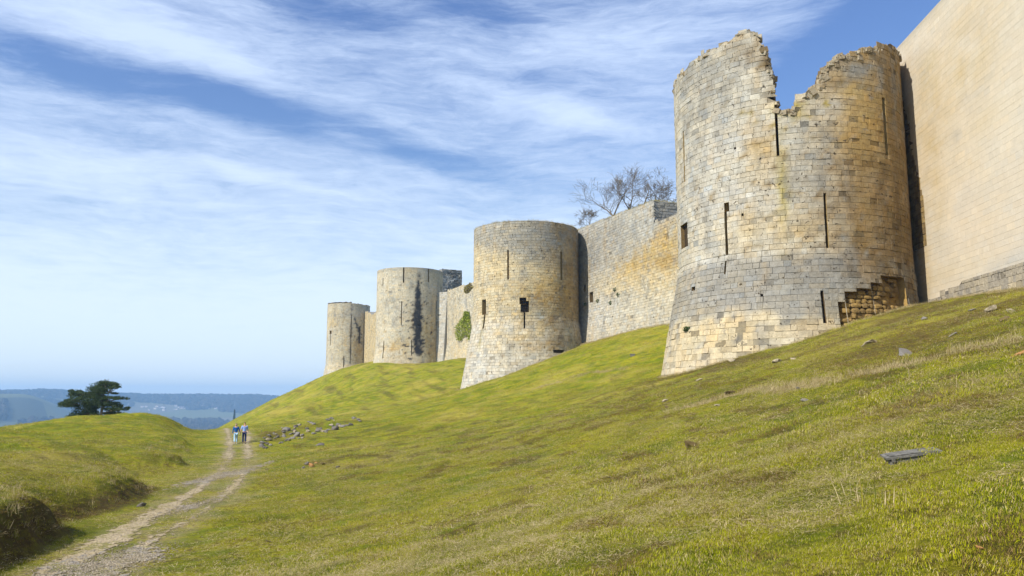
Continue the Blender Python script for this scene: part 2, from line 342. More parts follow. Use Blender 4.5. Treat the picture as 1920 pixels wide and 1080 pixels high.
# ------------------------------------------------------------------ masonry
def subtract(rect, holes):
    out = [rect]
    for h in holes:
        nx = []
        for (a, b, c, d) in out:
            if h[0] >= b or h[1] <= a or h[2] >= d or h[3] <= c: nx.append((a, b, c, d)); continue
            if h[0] > a: nx.append((a, h[0], c, d))
            if h[1] < b: nx.append((h[1], b, c, d))
            x0, x1 = max(a, h[0]), min(b, h[1])
            if h[2] > c: nx.append((x0, x1, c, h[2]))
            if h[3] < d: nx.append((x0, x1, h[3], d))
        out = nx
    return out
def masonry(mb, P, u0, u1, z0, z1, bh, bw, col, holes=(), top=None, joint=0.03, rel=0.05, jit=0.02, seg=0.5, seed=1, ero=None, grow=None, miss=0.004, rag=0.10):
    rng = random.Random(seed); z = z0; row = 0; start = len(mb.v); uz = []
    while z < z1:
        hrow = bh(z)*rng.uniform(0.88, 1.14) if callable(bh) else bh*rng.uniform(0.9, 1.1)
        zt = min(z+hrow, z1); u = u0-rng.random()*bw
        rh = [h for h in holes if h[2] < zt and h[3] > z]
        while u < u1:
            wd = bw*rng.choice((0.55, 0.75, 0.9, 1.0, 1.15, 1.4)); ua, ub = max(u, u0), min(u+wd, u1); u += wd
            if ub-ua < 0.05: continue
            um, zm = (ua+ub)/2, (z+zt)/2
            tp = top(um) if top else 1e9
            if tp < z-0.02: 
                if not top or max(top(ua), top(ub)) < z: continue
            q = P(um, zt, 0)
            if grow and grow(q[0], q[1], zt): continue
            c0 = col(um, zm, rng); jf = 0.50+0.45*float(smooth(vnoise(um/2.7, zm/2.2, seed+31), 0.25, 0.8)); dark = tuple(jf*k for k in c0)
            e = ero(um, zm) if ero else 0.0
            for (a, b, c, d) in subtract((ua, ub, z, zt), rh):
                if b-a < 0.01 or d-c < 0.01: continue
                ns = max(1, math.ceil((b-a)/seg))
                us = [a+(b-a)*i/ns for i in range(ns+1)]
                vs = []
                for uu in us:
                    dd_ = min(d, max(c, top(uu))) if top else d
                    vs += [P(uu, c, -rel), P(uu, dd_, -rel)]; uz += [(uu, c), (uu, dd_)]
                mb.add(vs, [(2*i, 2*i+2, 2*i+3, 2*i+1) for i in range(ns)], dark)
                if top and tp < zm+rng.uniform(-rag, rag*0.8): continue
                if rng.random() < miss+0.03*e: continue
                j = joint*rng.uniform(0.7, 1.5)*0.5
                if b-a < 3*j or d-c < 3*j: continue
                off = rng.gauss(0, jit)*(1+1.6*e)-(rng.random() < 0.03+0.22*e)*rel*0.5*(1+e)
                jj = lambda: rng.uniform(-1, 1)*joint*0.35*(1+1.5*e)
                cor = [(a+j+jj(), c+j+jj()), (b-j+jj(), c+j+jj()), (b-j+jj(), d-j+jj()), (a+j+jj(), d-j+jj())]
                tl = [rng.gauss(0, jit*0.5) for _ in range(4)]
                fr = [i/ns for i in range(ns+1)]; ch = min(joint*0.5, 0.03)
                lo = []; hi = []; lob = []; hib = []; q1 = []; q2 = []; q3 = []; q4 = []
                for t in fr:
                    ul = cor[0][0]+(cor[1][0]-cor[0][0])*t; zl = cor[0][1]+(cor[1][1]-cor[0][1])*t
                    uh = cor[3][0]+(cor[2][0]-cor[3][0])*t; zh = cor[3][1]+(cor[2][1]-cor[3][1])*t
                    lo.append(P(ul, zl, off+tl[0]*(1-t)+tl[1]*t)); hi.append(P(uh, zh, off+tl[3]*(1-t)+tl[2]*t))
                    s_ = ch*(1-2*t); q1.append((ul, zl)); q2.append((uh, zh))
                    lob.append(P(ul-s_, zl-ch, -rel*1.02)); hib.append(P(uh-s_, zh+ch, -rel*1.02))
                k = ns+1; vs = lob+lo+hi+hib; uz += q1+q1+q2+q2; fs = []
                for i in range(ns):
                    fs += [(i, i+1, k+i+1, k+i), (k+i, k+i+1, 2*k+i+1, 2*k+i), (2*k+i, 2*k+i+1, 3*k+i+1, 3*k+i)]
                fs += [(0, k, 2*k, 3*k), (k-1, 4*k-1, 3*k-1, 2*k-1)]
                mb.add(vs, fs, c0)
        z = zt; row += 1
    if hasattr(col, 'field') and uz:
        arr = np.array(uz); F = np.array(mb.c[start:])*col.field(arr[:, 0], arr[:, 1]); mb.c[start:] = [tuple(q) for q in F]
def recess(mb, P, h, depth, col, rel=0.05, back=True, seg=0.5, backcol=(0.02, 0.016, 0.012)):  # dark back colour paints in the unlit depth of an opening
    a, b, c, d = h; ns = max(1, math.ceil((b-a)/seg)); us = [a+(b-a)*i/ns for i in range(ns+1)]
    for u_ in (a, b): mb.add([P(u_, c, -rel), P(u_, d, -rel), P(u_, d, -depth), P(u_, c, -depth)], [(0, 1, 2, 3)], col)
    for z_ in (c, d):
        vs = []
        for u_ in us: vs += [P(u_, z_, -rel), P(u_, z_, -depth)]
        mb.add(vs, [(2*i, 2*i+2, 2*i+3, 2*i+1) for i in range(ns)], col)
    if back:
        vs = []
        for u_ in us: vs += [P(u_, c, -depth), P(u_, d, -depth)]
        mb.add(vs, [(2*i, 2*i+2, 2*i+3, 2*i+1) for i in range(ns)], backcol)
CR = {'pale': (0.44, 0.40, 0.305), 'cream': (0.51, 0.415, 0.245), 'gold': (0.44, 0.315, 0.125), 'ochre': (0.33, 0.215, 0.070), 'grey': (0.255, 0.245, 0.215), 'lgrey': (0.43, 0.415, 0.37),
      'dgrey': (0.17, 0.165, 0.15), 'brown': (0.17, 0.115, 0.05), 'black': (0.035, 0.036, 0.040), 'blue': (0.22, 0.24, 0.25), 'olive': (0.36, 0.29, 0.06), 'peach': (0.560, 0.480, 0.365), 'white': (0.58, 0.525, 0.41)}
def mixc(a, b, t): return tuple(x*(1-t)+y*t for x, y in zip(a, b))
class colour_fn:
    """smooth stain field over the wall times a small random factor per block"""
    def __init__(s, base, stains, seed, spread=0.07): s.b, s.st, s.seed, s.sp = base, stains, seed, spread
    def __call__(s, u, z, rng):
        k = rng.gauss(1, s.sp); k = k*(0.74 if (s.sp > 0.03 and rng.random() < 0.025) else 1); k = max(0.55, min(1.22, k)); h = rng.gauss(0, 0.025 if s.sp > 0.03 else 0.008)
        return (k*(1+h), k, k*(1-1.6*h))
    def field(s, u, z):
        o = np.ones_like(u); c = CR[s.b] if isinstance(s.b, str) else s.b(u, z)
        c = tuple(q*o for q in c)
        n_ = fbm(u/3.6, z/2.4, s.seed, 3); n2_ = fbm(u/1.1+50, z/1.0, s.seed+7, 4); n3_ = fbm(u/0.9, z/5.0, s.seed+9, 4); hf = np.clip(fbm(u/0.8, z/0.45, s.seed+13, 3)*1.6, -0.85, 2)
        c = mixc(c, CR['lgrey'], np.clip(n_, 0, 1)*0.5); c = mixc(c, CR['cream'], np.clip(-n_, 0, 1)*0.45)
        for (su, sz, ru, rz, cn, st) in s.st:
            d = (((u-su)/ru)**2+((z-sz)/rz)**2)*(1+(1.1 if s.sp > 0.03 else 0.2)*hf)
            t = np.where(d < 4, st*np.exp(-np.minimum(d, 5)**1.5)*(1+(1.5*n2_ if st < 1 else 0.3*n2_)), 0)
            c = mixc(c, CR[cn], np.clip(t, 0, 1))
        if s.sp > 0.03:
            c = mixc(c, CR['grey'], 0.55*smooth(n3_+0.6*n2_, 0.18, 0.6)); c = mixc(c, CR['ochre'], 0.28*smooth(-n3_+0.5*n_, 0.25, 0.6))
        return np.stack(c, -1)
class Tower:
    def __init__(s, cx, cy, rad, zt, flare, zf, ztop, top=None):
        s.c = (cx, cy); s.r = rad; s.zt = zt; s.fl = flare; s.zf = zf; s.ztop = ztop; s.top = top
        s.a0 = math.atan2(-cy, -cx)
    def rz(s, z): return s.r+s.fl*max(0.0, (s.zt-z)/(s.zt-s.zf)) if z < s.zt else s.r
    def P(s, u, z, off):
        a = s.a0+u/s.r; q = s.rz(z); rr = s.r+(q-s.r)*s.asym(u)+off
        return (s.c[0]+rr*math.cos(a), s.c[1]+rr*math.sin(a), z)
    asym = staticmethod(lambda u: 1.0)
    def hit(s, px, py):
        d = pdir(px, py); rad = s.r; k = math.hypot(d[0], d[1]); dx, dy = d[0]/k, d[1]/k; dz = d[2]/k
        for _ in range(4):
            b = s.c[0]*dx+s.c[1]*dy; q = s.c[0]**2+s.c[1]**2-rad**2; disc = b*b-q
            t = b-math.sqrt(max(disc, 0)); z = t*dz; a = (math.atan2(t*dy-s.c[1], t*dx-s.c[0])-s.a0+math.pi) % (2*math.pi)-math.pi; rad = s.r+(s.rz(z)-s.r)*s.asym(a*s.r)
        a = math.atan2(t*dy-s.c[1], t*dx-s.c[0])-s.a0
        a = (a+math.pi) % (2*math.pi)-math.pi
        return a*s.r, z
    def rect(s, x0, x1, y0, y1, wmin=0.0):
        xm = (x0+x1)/2; (ua, z1), (ub, z0) = s.hit(xm, y0), s.hit(xm, y1)
        um = (ua+ub)/2
        w_ = abs(s.hit(x1, (y0+y1)/2)[0]-s.hit(x0, (y0+y1)/2)[0]); w_ = max(w_, wmin)
        return (um-w_/2, um+w_/2, z0, z1)
    def stains(s, L): return [(*s.hit(px, py), ru, rz, c, st) for (px, py, ru, rz, c, st) in L]

def build_tower(T, name, label, cat, base, stains, slits, seed, bh=0.5, bw=0.85, joint=0.035, rel=0.06, jit=0.02, span=2.2, group=None, ero=None, rimcol='grey', thick=2.8, extra=None, spread=0.075):
    g = empty(name, (T.c[0], T.c[1], T.zf)); tag(g, label, cat, group)
    col = colour_fn(base, T.stains(stains), seed, spread)
    U = span*T.r; topf = T.top or (lambda u: T.ztop)
    zmax = T.ztop+ (0 if not T.top else 0)
    holes = [h for h, *_ in slits]
    grow = lambda x, y, z: z < HG(x, y)-0.7
    mb = MB(); masonry(mb, T.P, -U, U, T.zf-0.3, T.zt, (lambda z: bh*1.08), bw*1.0, col, holes, topf if T.top else None, joint*1.15, rel*1.1, jit*1.3, 0.55, seed, ero, grow)
    mb.build('talus', m_stone, g)
    mb = MB(); masonry(mb, T.P, -U, U, T.zt, zmax, bh, bw, col, holes, topf if T.top else None, joint, rel, jit, 0.55, seed+1, ero, grow, 0.004, 0.35 if T.r > 9.5 else 0.1)
    # plain shell at the back of the drum
    N = 24; ua, ub = U, 2*math.pi*T.r-U; bc = CR['grey']
    for i in range(N):
        a, b = ua+(ub-ua)*i/N, ua+(ub-ua)*(i+1)/N
        mb.add([T.P(a, T.zf, -rel), T.P(b, T.zf, -rel), T.P(b, T.zt, -rel), T.P(a, T.zt, -rel), T.P(b, topf(b), -rel), T.P(a, topf(a), -rel)], [(0, 1, 2, 3), (3, 2, 4, 5)], bc)
    mb.build('drum', m_stone, g)
    # broken wall head: ring of rubble core, inner face
    mb = MB(); NR = 260 if T.top else 90; NJ = 6; vs = []; rng = random.Random(seed+5)
    for i in range(NR):
        u_ = -math.pi*T.r+2*math.pi*T.r*i/NR; a = T.a0+u_/T.r
        for j in range(NJ+1):
            rr = T.r-rel-thick*j/NJ; zz = topf(u_)-0.02
            if T.top: zz += (rng.uniform(-0.30, 0.12) if 0 < j else -0.05)
            else: zz += rng.uniform(-0.12, 0.03) if j else 0
            vs.append((T.c[0]+rr*math.cos(a), T.c[1]+rr*math.sin(a), zz))
        rr = T.r-rel-thick; vs.append((T.c[0]+rr*math.cos(a), T.c[1]+rr*math.sin(a), min(topf(u_)-6, T.ztop-12)))
    M_ = NJ+2
    mb.add(vs, [(i*M_+j, ((i+1) % NR)*M_+j, ((i+1) % NR)*M_+j+1, i*M_+j+1) for i in range(NR) for j in range(M_-1)], CR[rimcol])
    mb.add([(T.c[0]+(T.r-1)*math.cos(2*math.pi*i/40), T.c[1]+(T.r-1)*math.sin(2*math.pi*i/40), T.ztop-11.5) for i in range(40)], [tuple(range(40))], (0.12, 0.10, 0.06))
    if T.top:
        for _ in range(1500 if T.r > 9 else 300):
            u_ = rng.uniform(-15, 15) if rng.random() < 0.5 else rng.uniform(-1.5, 8); dpt = rng.random()**1.5*2.4; s_ = rng.uniform(0.06, 0.13)*(2.3 if rng.random() < 0.12 else 1.3)
            p = T.P(u_, topf(u_)-rng.uniform(0, 0.35), -0.12-dpt)
            mb.box(p, (s_*1.3, s_, s_*0.75), 0, mixc(CR['brown'], CR['pale'], rng.uniform(0.1, 0.75)), Matrix.Rotation(rng.uniform(0, 6.28), 3, 'Z')@Matrix.Rotation(rng.gauss(0, .4), 3, 'X'))
    mb.build('wall_head', m_stone, g)
    for h, kind, *rest in slits:
        mb = MB()
        if kind == 'slit': recess(mb, T.P, h, 1.3, tuple(0.75*k for k in CR['gold']), rel); mb.build('arrow_slit', m_stone, g)
        elif kind == 'window': recess(mb, T.P, h, 1.5, tuple(0.8*k for k in CR['gold']), rel); mb.build('window', m_stone, g)
        elif kind == 'cavity': pass
        elif kind == 'pocket': recess(mb, T.P, h, 0.35, CR['brown'], rel, backcol=(0.05, 0.035, 0.02)); mb.build('masonry_hole', m_stone, g)
    cav = [h for h, kind, *_ in slits if kind == 'cavity']
    if cav:
        rng = random.Random(seed+9); dep = 0.62; mb = MB(); cav.sort(); zb_ = min(h[2] for h in cav)
        tops = lambda u: next((h[3] for h in cav if h[0] <= u <= h[1]), zb_)
        u0, u1 = cav[0][0], cav[-1][1]; prev = zb_
        for h in cav+[(u1, u1, zb_, zb_)]:
            lo_, hi_ = min(prev, h[3]), max(prev, h[3])
            if hi_ > lo_: mb.add([T.P(h[0], lo_, -rel), T.P(h[0], hi_, -rel), T.P(h[0], hi_, -dep-.2), T.P(h[0], lo_, -dep-.2)], [(0, 1, 2, 3)], CR['ochre'])
            if h[1] > h[0]: mb.add([T.P(h[0], h[3], -rel), T.P(h[1], h[3], -rel), T.P(h[1], h[3], -dep-.2), T.P(h[0], h[3], -dep-.2)], [(0, 1, 2, 3)], CR['ochre'])
            prev = h[3]
        nu, nz = 70, 46; vs = []; cs = []; zt_ = max(h[3] for h in cav)
        for i in range(nu+1):
            for j in range(nz+1):
                u_ = u0+(u1-u0)*i/nu; z_ = zb_+(zt_-zb_)*j/nz; f_ = float(fbm(u_/1.3, z_/0.7, 77, 4)); vs.append(T.P(u_, z_, -dep+0.30*f_)); cs.append(mixc(CR['ochre'], CR['brown'], min(1, max(0, 0.5+f_))))
        mb.add(vs, [(i*(nz+1)+j, (i+1)*(nz+1)+j, (i+1)*(nz+1)+j+1, i*(nz+1)+j+1) for i in range(nu) for j in range(nz)]); mb.c[-len(vs):] = cs
        z_ = zb_
        while z_ < zt_:
            hh_ = rng.uniform(0.30, 0.46); u_ = u0+rng.uniform(0, .4)
            while u_ < u1:
                w_ = rng.uniform(0.4, 0.95)
                if z_+hh_ < tops(u_+w_/2)+0.1 and not (u_ > u0+(u1-u0)*0.55 and z_ > zb_+1.6 and rng.random() < 0.75):
                    cc_ = mixc(mixc(CR['ochre'], CR['gold'], rng.random()*.4), CR['brown'], 0.15+rng.random()*.7); vs = []; NA, NB = 8, 5; off_ = rng.uniform(-.2, .0)
                    for a_ in range(NA):
                        for b_ in range(NB):
                            th = 2*math.pi*a_/NA; ph = -math.pi/2+math.pi*(b_+.5)/NB; k_ = rng.uniform(.9, 1.06); ce = lambda v: math.copysign(abs(v)**0.6, v)
                            vs.append(T.P(u_+w_/2+ce(math.cos(th)*math.cos(ph))*w_*.49*k_, z_+hh_/2+ce(math.sin(ph))*hh_*.5*k_, -dep+.12+off_+ce(math.sin(th)*math.cos(ph))*.26*k_))
                    fs_ = [(a_*NB+b_, ((a_+1) % NA)*NB+b_, ((a_+1) % NA)*NB+b_+1, a_*NB+b_+1) for a_ in range(NA) for b_ in range(NB-1)]
                    mb.add(vs, fs_+[tuple(a_*NB for a_ in range(NA)), tuple(a_*NB+NB-1 for a_ in range(NA))], cc_)
                u_ += w_
            z_ += hh_*0.95
        mb.build('broken_facing', m_stone, g)
    return g
HGc = {}
def HG(x, y):
    k = (round(x), round(y))
    if k not in HGc: HGc[k] = hgt(*k)
    return HGc[k]

# ---- tower 1, the big one with the breach
T1 = Tower(24.9, 70.5, 9.8, 11.6, 2.0, 1.4, 33.5)
T1.asym = lambda u: 1.0-0.75*float(smooth(u, 1.0, 13.0))
prof = [(1267,150),(1275,138),(1290,124),(1320,101),(1345,88),(1370,76),(1376,70),(1380,60),(1398,57),(1420,64),(1424,88),(1432,100),(1440,118),(1446,133),(1447,160),(1451,183),(1454,203),(1486,206),(1494,190),(1515,183),(1526,168),(1545,150),(1556,140),(1562,118),(1580,104),(1602,100),(1622,95),(1645,94),(1655,84),(1676,85)]
pu = [T1.hit(x, y) for x, y in prof]
pu = [(-math.pi*9.8, 24), (-20.5, 25), (-17.5, pu[0][1]), *pu, (14.6, pu[-1][1]), (17.5, pu[-1][1]-1), (20.5, 24.5), (math.pi*9.8, 24)]
pU = [a for a, b in pu]; pZ = [b for a, b in pu]
for i in range(1, len(pU)):
    if pU[i] <= pU[i-1]: pU[i] = pU[i-1]+0.02
T1.top = lambda u: float(np.interp(u, pU, pZ))+0.16*float(vnoise(u*1.3, 1.0, 3))-0.08+(0.9 if -1.5 < u < 7.5 else 0.3)*(float(vnoise(u*2.3, 4.0, 13))-0.5)
def t1base(u, z):
    zone = mixc(CR['pale'], CR['lgrey'], 0.35)
    right = (smooth(u+0.6*fbm(u/3, z/3, 61, 3), 0.5, 6.5))
    zone = mixc(zone, CR['ochre'], 0.92*right); zone = mixc(zone, CR['brown'], 0.80*(smooth(u, 3.5, 10))*(1-0.6*(smooth(z, 22, 28))))  # ochre and brown staining, deepened to paint in the drum's shaded right side
    wob = 0.9*(fbm(u/2.5, 2.0, 62, 2))
    band = (smooth(z+wob, 6.2, 6.9)*(1-smooth(z+wob*0.2, 10.8, 11.3)))
    zone = mixc(zone, mixc(CR['grey'], CR['dgrey'], 0.30), 1.0*band*(1-0.3*right))
    low = 1-(smooth(z+wob, 6.0, 6.9)); zone = mixc(zone, CR['cream'], 0.75*low*(1-right))
    return zone
def t1ero(u, z):
    e = 0.45*float(smooth(fbm(u/2.0, z/2.0, 65, 3), 0.0, 0.4))*float(smooth(u, 1, 4))*float(smooth(z, 15, 18)*(1-smooth(z, 23, 26)))+0.85*float(smooth(u, 4, 8)*(1-smooth(z, 9, 11.5)))+0.25*float(smooth(z, 24, 28))
    b = 0.6*(1-float(smooth(z, 5.8, 7.5)))
    return min(1.0, max(e, b))
t1s = [(1340,300,6,4,'lgrey',.5),(1400,400,5,4,'lgrey',.5),(1468,355,.45,4.0,'olive',.95),(1430,300,1.6,2,'gold',.5),(1400,430,2.5,1.2,'cream',.6),(1500,430,2.2,2.0,'gold',.6),(1290,180,2.5,4,'grey',.6),(1340,130,5,2.5,'grey',.5),
       (1520,330,2.6,5,'grey',.45),(1600,200,3,3.0,'gold',.75),(1640,250,3,3,'ochre',.5),(1620,400,3.5,3.5,'brown',.55),(1580,310,1.8,1.3,'brown',.3),(1670,400,2.2,6,'brown',.75),(1690,500,3,5,'brown',.7),(1610,130,3.5,1.2,'grey',.6),
       (1640,500,3,1.6,'brown',.6),(1530,500,3,1.8,'dgrey',.45),(1520,560,2.2,1.8,'grey',.8),(1560,200,1.5,1.5,'lgrey',.6),(1410,80,2,1.2,'brown',.5),(1440,120,.7,2.5,'brown',.7),(1545,150,1.2,1,'brown',.7),(1475,205,1.2,.6,'olive',.7)]
r_ = T1.rect
CAVX = [(1574,1588,566),(1588,1612,547),(1612,1640,541),(1640,1664,531),(1664,1704,520)]
t1sl = [(r_(1454,1459,196,292,.20),'slit'),(r_(1359,1363.5,382,478,.18),'slit'),(r_(1357.5,1367,380,397),'window'),(r_(1546.5,1552,362,465,.2),'slit'),(r_(1657,1662.5,184,290,.2),'slit'),
        (r_(1281,1283.5,245,342,.3),'slit'),(r_(1275.5,1288,420,465),'pocket'),*[(r_(x0,x1,yt,614),'cavity') for x0, x1, yt in CAVX],(r_(1541,1547,545,606,.18),'pocket'),(r_(1358,1361,490,514,.06),'slit'),
        (r_(1390,1394,400,405),'pocket'),(r_(1376,1380,276,280),'pocket'),(r_(1296,1303,538,545),'pocket'),(r_(1426,1431,552,556),'pocket')]
build_tower(T1, 'ruined_tower', 'biggest round tower, its top broken by a deep breach, beside the smooth restored wall', 'tower', t1base, t1s, t1sl, 11, 0.44, 0.74, 0.026, 0.034, 0.009, 2.1, spread=0.055, ero=t1ero, rimcol='brown')

# ---- tower 2
T2 = Tower(2.42, 135.8, 9.0, 13.2, 2.2, 1.0, 28.6)
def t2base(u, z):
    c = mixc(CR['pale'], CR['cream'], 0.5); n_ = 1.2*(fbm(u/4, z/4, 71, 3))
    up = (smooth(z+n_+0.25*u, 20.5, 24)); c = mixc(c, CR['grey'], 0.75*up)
    right = (smooth(u+n_, 1, 7)); c = mixc(c, CR['ochre'], 0.68*right); c = mixc(c, CR['brown'], 0.3*(smooth(u+n_, 5, 10)))  # staining on the right also carries painted shade for that side
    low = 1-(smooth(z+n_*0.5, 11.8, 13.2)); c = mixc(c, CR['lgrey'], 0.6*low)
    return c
r_ = T2.rect
t2s = [(930,500,2.5,2.5,'cream',.6),(940,640,3,2.5,'cream',.5),(1020,540,5,2.6,'gold',.75),(1000,600,4,1.8,'gold',.6),(985,520,3,1.5,'pale',.4),(983,595,.7,1.6,'black',.45),(1030,560,4,1.5,'ochre',.5),(1040,600,3,1.5,'brown',.6),(1050,640,3,1.5,'brown',.55),(1030,445,4,2.0,'grey',.7),
       (960,440,6,1.2,'grey',.8),(990,625,3,.8,'cream',.7),(1010,590,2,.9,'pale',.6),(900,640,.3,2.5,'olive',.7),(900,690,3,3,'lgrey',.7),(1000,650,2,1,'ochre',.5),(895,480,1.5,2,'cream',.4)]
t2sl = [(r_(951,954,469,524,.22),'slit'),(r_(1051,1054.5,472,525,.22),'slit'),(r_(903.5,911,562,590),'window'),(r_(906,908.5,590,616,.16),'slit'),(r_(974,987,558,570),'window'),(r_(976,992,564,585),'window'),(r_(982,984.5,585,616,.18),'slit'),
        (r_(1038,1058,656,662),'pocket')]
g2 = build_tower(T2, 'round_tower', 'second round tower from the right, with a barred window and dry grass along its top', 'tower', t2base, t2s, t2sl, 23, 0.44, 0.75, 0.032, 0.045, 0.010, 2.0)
mb = MB(); hb = t2sl[5][0]; m_iron, n = mat('rusty iron bars'); n.out(n.bsdf((0.04, 0.03, 0.025), 0.7))
for i in range(1, 5):
    u_ = hb[0]+(hb[1]-hb[0])*i/5; mb.tube([T2.P(u_, hb[2], -0.3), T2.P(u_, hb[3]+0.6, -0.3)], [0.03]*2, 5)
for i in range(1, 5):
    z_ = hb[2]+(hb[3]-hb[2])*i/5; mb.tube([T2.P(hb[0], z_, -0.27), T2.P(hb[1], z_, -0.27)], [0.025]*2, 5)
mb.build('window_bars', m_iron, g2)

# ---- tower 3
T3 = Tower(-28.1, 218.2, 9.0, 13.5, 0.7, 8.0, 34.6)
def t3base(u, z):
    c = mixc(CR['pale'], CR['white'], 0.35); n_ = (fbm(u/4, z/4, 81, 3))
    return mixc(mixc(c, CR['gold'], 0.25*np.maximum(0, n_)+0.25*(smooth(u, 3, 9))), CR['grey'], 0.5*(smooth(z, 33.3, 34.2)))
t3s = [(720,560,4,5,'pale',.6),(750,650,5,2,'gold',.45),(735,655,2,1.2,'ochre',.4),(810,650,3,3.5,'ochre',.45),(800,620,1.8,2.5,'cream',.6),(771,648,.6,1.8,'white',.7),(720,675,8,.7,'pale',.6),(760,522,1.5,.8,'grey',.5),(786,517,.8,.8,'black',.5)]
for i in range(26):
    t = i/25; t3s.append((784.5-1.5*t, 531+127*t, 0.35+0.75*min(1, 2.2*t)*(1-0.25*t), 0.85, 'black', 2.4 if t > 0.1 else 1.2))
r_ = T3.rect
t3sl = [(r_(755.5,758,501.5,530,.3),'slit'),(r_(802.5,804.5,503.5,529,.25),'slit'),(r_(717.5,718.7,521,535,.3),'slit'),(r_(752,753.6,565,610,.2),'slit'),(r_(817,819,565,612,.3),'slit'),(r_(718,719,640,672,.25),'slit'),(r_(771,772.3,637,667,.18),'slit')]
build_tower(T3, 'round_tower', 'third round tower from the right, a black vertical stain down its front', 'tower', t3base, t3s, t3sl, 37, 0.46, 0.8, 0.03, 0.04, 0.008, 2.0, spread=0.045)

# ---- tower 4
T4 = Tower(-62.7, 305.6, 8.0, 13.0, 2.0, 3.0, 35.6)
r_ = T4.rect
cr = [T4.hit(x, 583) for x in (612, 640, 658, 661, 691)]
T4.top = lambda u: 35.6 + (0.25 if u < cr[2][0] else -0.35)+0.3*float(vnoise(u*0.8, 5.0, 8))
t4s = [(625,600,4,3,'gold',.45),(640,590,5,1.2,'grey',.6),(658,630,.35,11,'black',.9),(640,650,3,3,'cream',.5),(670,650,2.5,3,'gold',.5),(680,600,3,2.5,'lgrey',.6),(620,705,5,3,'lgrey',.7),(630,690,4,1,'cream',.6)]
for t in range(8): t4s.append((664+1.3*t, 594+4.0*t, 0.35, 0.5, 'black', .9))
for t in range(6): t4s.append((674, 616+5*t, 0.3+0.08*t, 0.8, 'black', .9))
t4sl = [(r_(618,621.5,620,626),'window'),(r_(619,620,626,648,.25),'slit'),(r_(685.5,688,621,632,.5),'window'),(r_(643.8,645,667,688,.3),'slit'),(r_(657.2,658.6,590,681,.25),'slit'),(r_(673,675,612,643,.35),'pocket')]
build_tower(T4, 'round_tower', 'farthest round tower, cracked from top to bottom, at the left end of the row', 'tower', 'pale', t4s, t4sl, 41, 0.5, 0.85, 0.035, 0.05, 0.012, 2.0, spread=0.06)

# ---- straight walls
class Wall:
    def __init__(s, A, B, zt=0, fl=0, zf=0):
        s.A = Vector((*A, 0)); d = Vector((*B, 0))-s.A; s.L = d.length; s.d = d.normalized()
        s.n = Vector((-s.d.y, s.d.x, 0))
        if s.n.dot(-s.A-s.d*s.L/2) < 0: s.n = -s.n
        s.zt, s.fl, s.zf = zt, fl, zf
    def P(s, u, z, off):
        k = s.fl*(s.zt-z)/(s.zt-s.zf) if (s.fl and z < s.zt) else 0
        p = s.A+s.d*u+s.n*(off+k); return (p.x, p.y, z)
    def hit(s, px, py):
        d = Vector(pdir(px, py)); t = s.A.dot(s.n)/d.dot(s.n)
        for _ in range(3):
            p = d*t; k = s.fl*(s.zt-p.z)/(s.zt-s.zf) if (s.fl and p.z < s.zt) else 0
            t = (s.A+s.n*k).dot(s.n)/d.dot(s.n)
        p = d*t; return (p-s.A).dot(s.d), p.z
    def rect(s, x0, x1, y0, y1, wmin=0):
        a, b = s.hit(x0, (y0+y1)/2)[0], s.hit(x1, (y0+y1)/2)[0]; xm = (x0+x1)/2
        return (min(a, b), max(a, b), s.hit(xm, y1)[1], s.hit(xm, y0)[1])
    def stains(s, L): return [(*s.hit(px, py), ru, rz, c, st) for (px, py, ru, rz, c, st) in L]
def slab(mb, W, u0, u1, z0, topf, thick, col, rel=0.06, step=1.0, rng=None, rough=0.1):
    """wall body: head surface and the far face"""
    n_ = max(1, int((u1-u0)/step)); vs = []; rng = rng or random.Random(1)
    for i in range(n_+1):
        u_ = u0+(u1-u0)*i/n_; t = topf(u_)
        row = [W.P(u_, t, -rel)]+[(*W.P(u_, t, -rel-thick*k/4)[:2], t+rng.uniform(-rough, rough)) for k in range(1, 5)]
        p = W.P(u_, 99, -rel-thick); row.append((p[0], p[1], z0)); vs += row
    mb.add(vs, [(i*6+j, (i+1)*6+j, (i+1)*6+j+1, i*6+j+1) for i in range(n_) for j in range(5)], col)
    for u_ in (u0, u1):
        t = topf(u_); mb.add([W.P(u_, z0, -rel), W.P(u_, t, -rel), W.P(u_, t, -rel-thick), W.P(u_, z0, -rel-thick)], [(0, 1, 2, 3)], col)

def build_wall(name, W, label, cat, base, stains, holes, seed, z0, topf, zmax, bh, bw, thick, joint=0.032, rel=0.045, jit=0.010, material=None, u0=0, u1=None, ero=None, spread=0.075, seg=99, group=None, miss=0.004):
    material = material or m_stone; u1 = u1 or W.L
    p = W.P(u0, 0, -1); g = empty(name, (p[0], p[1], z0)); tag(g, label, cat, group)
    col = colour_fn(base, W.stains(stains), seed, spread); hs = [h for h, *_ in holes]
    grow = lambda x, y, z: z < HG(x, y)-0.9
    mb = MB(); masonry(mb, W.P, u0, u1, z0, zmax, bh, bw, col, hs, topf, joint, rel, jit, seg, seed, ero, grow, miss)
    mb.build('facing', material, g)
    mb = MB(); slab(mb, W, u0, u1, z0, lambda u: min(topf(u-0.6), topf(u+0.6))-0.03, thick, CR['grey'], rel, 0.5, random.Random(seed))
    mb.build('wall_core', material, g)
    for h, kind in holes:
        mb = MB(); recess(mb, W.P, h, 0.9 if kind == 'window' else 0.4, CR['brown'], rel); mb.build('window' if kind == 'window' else 'masonry_hole', material, g)
    return g
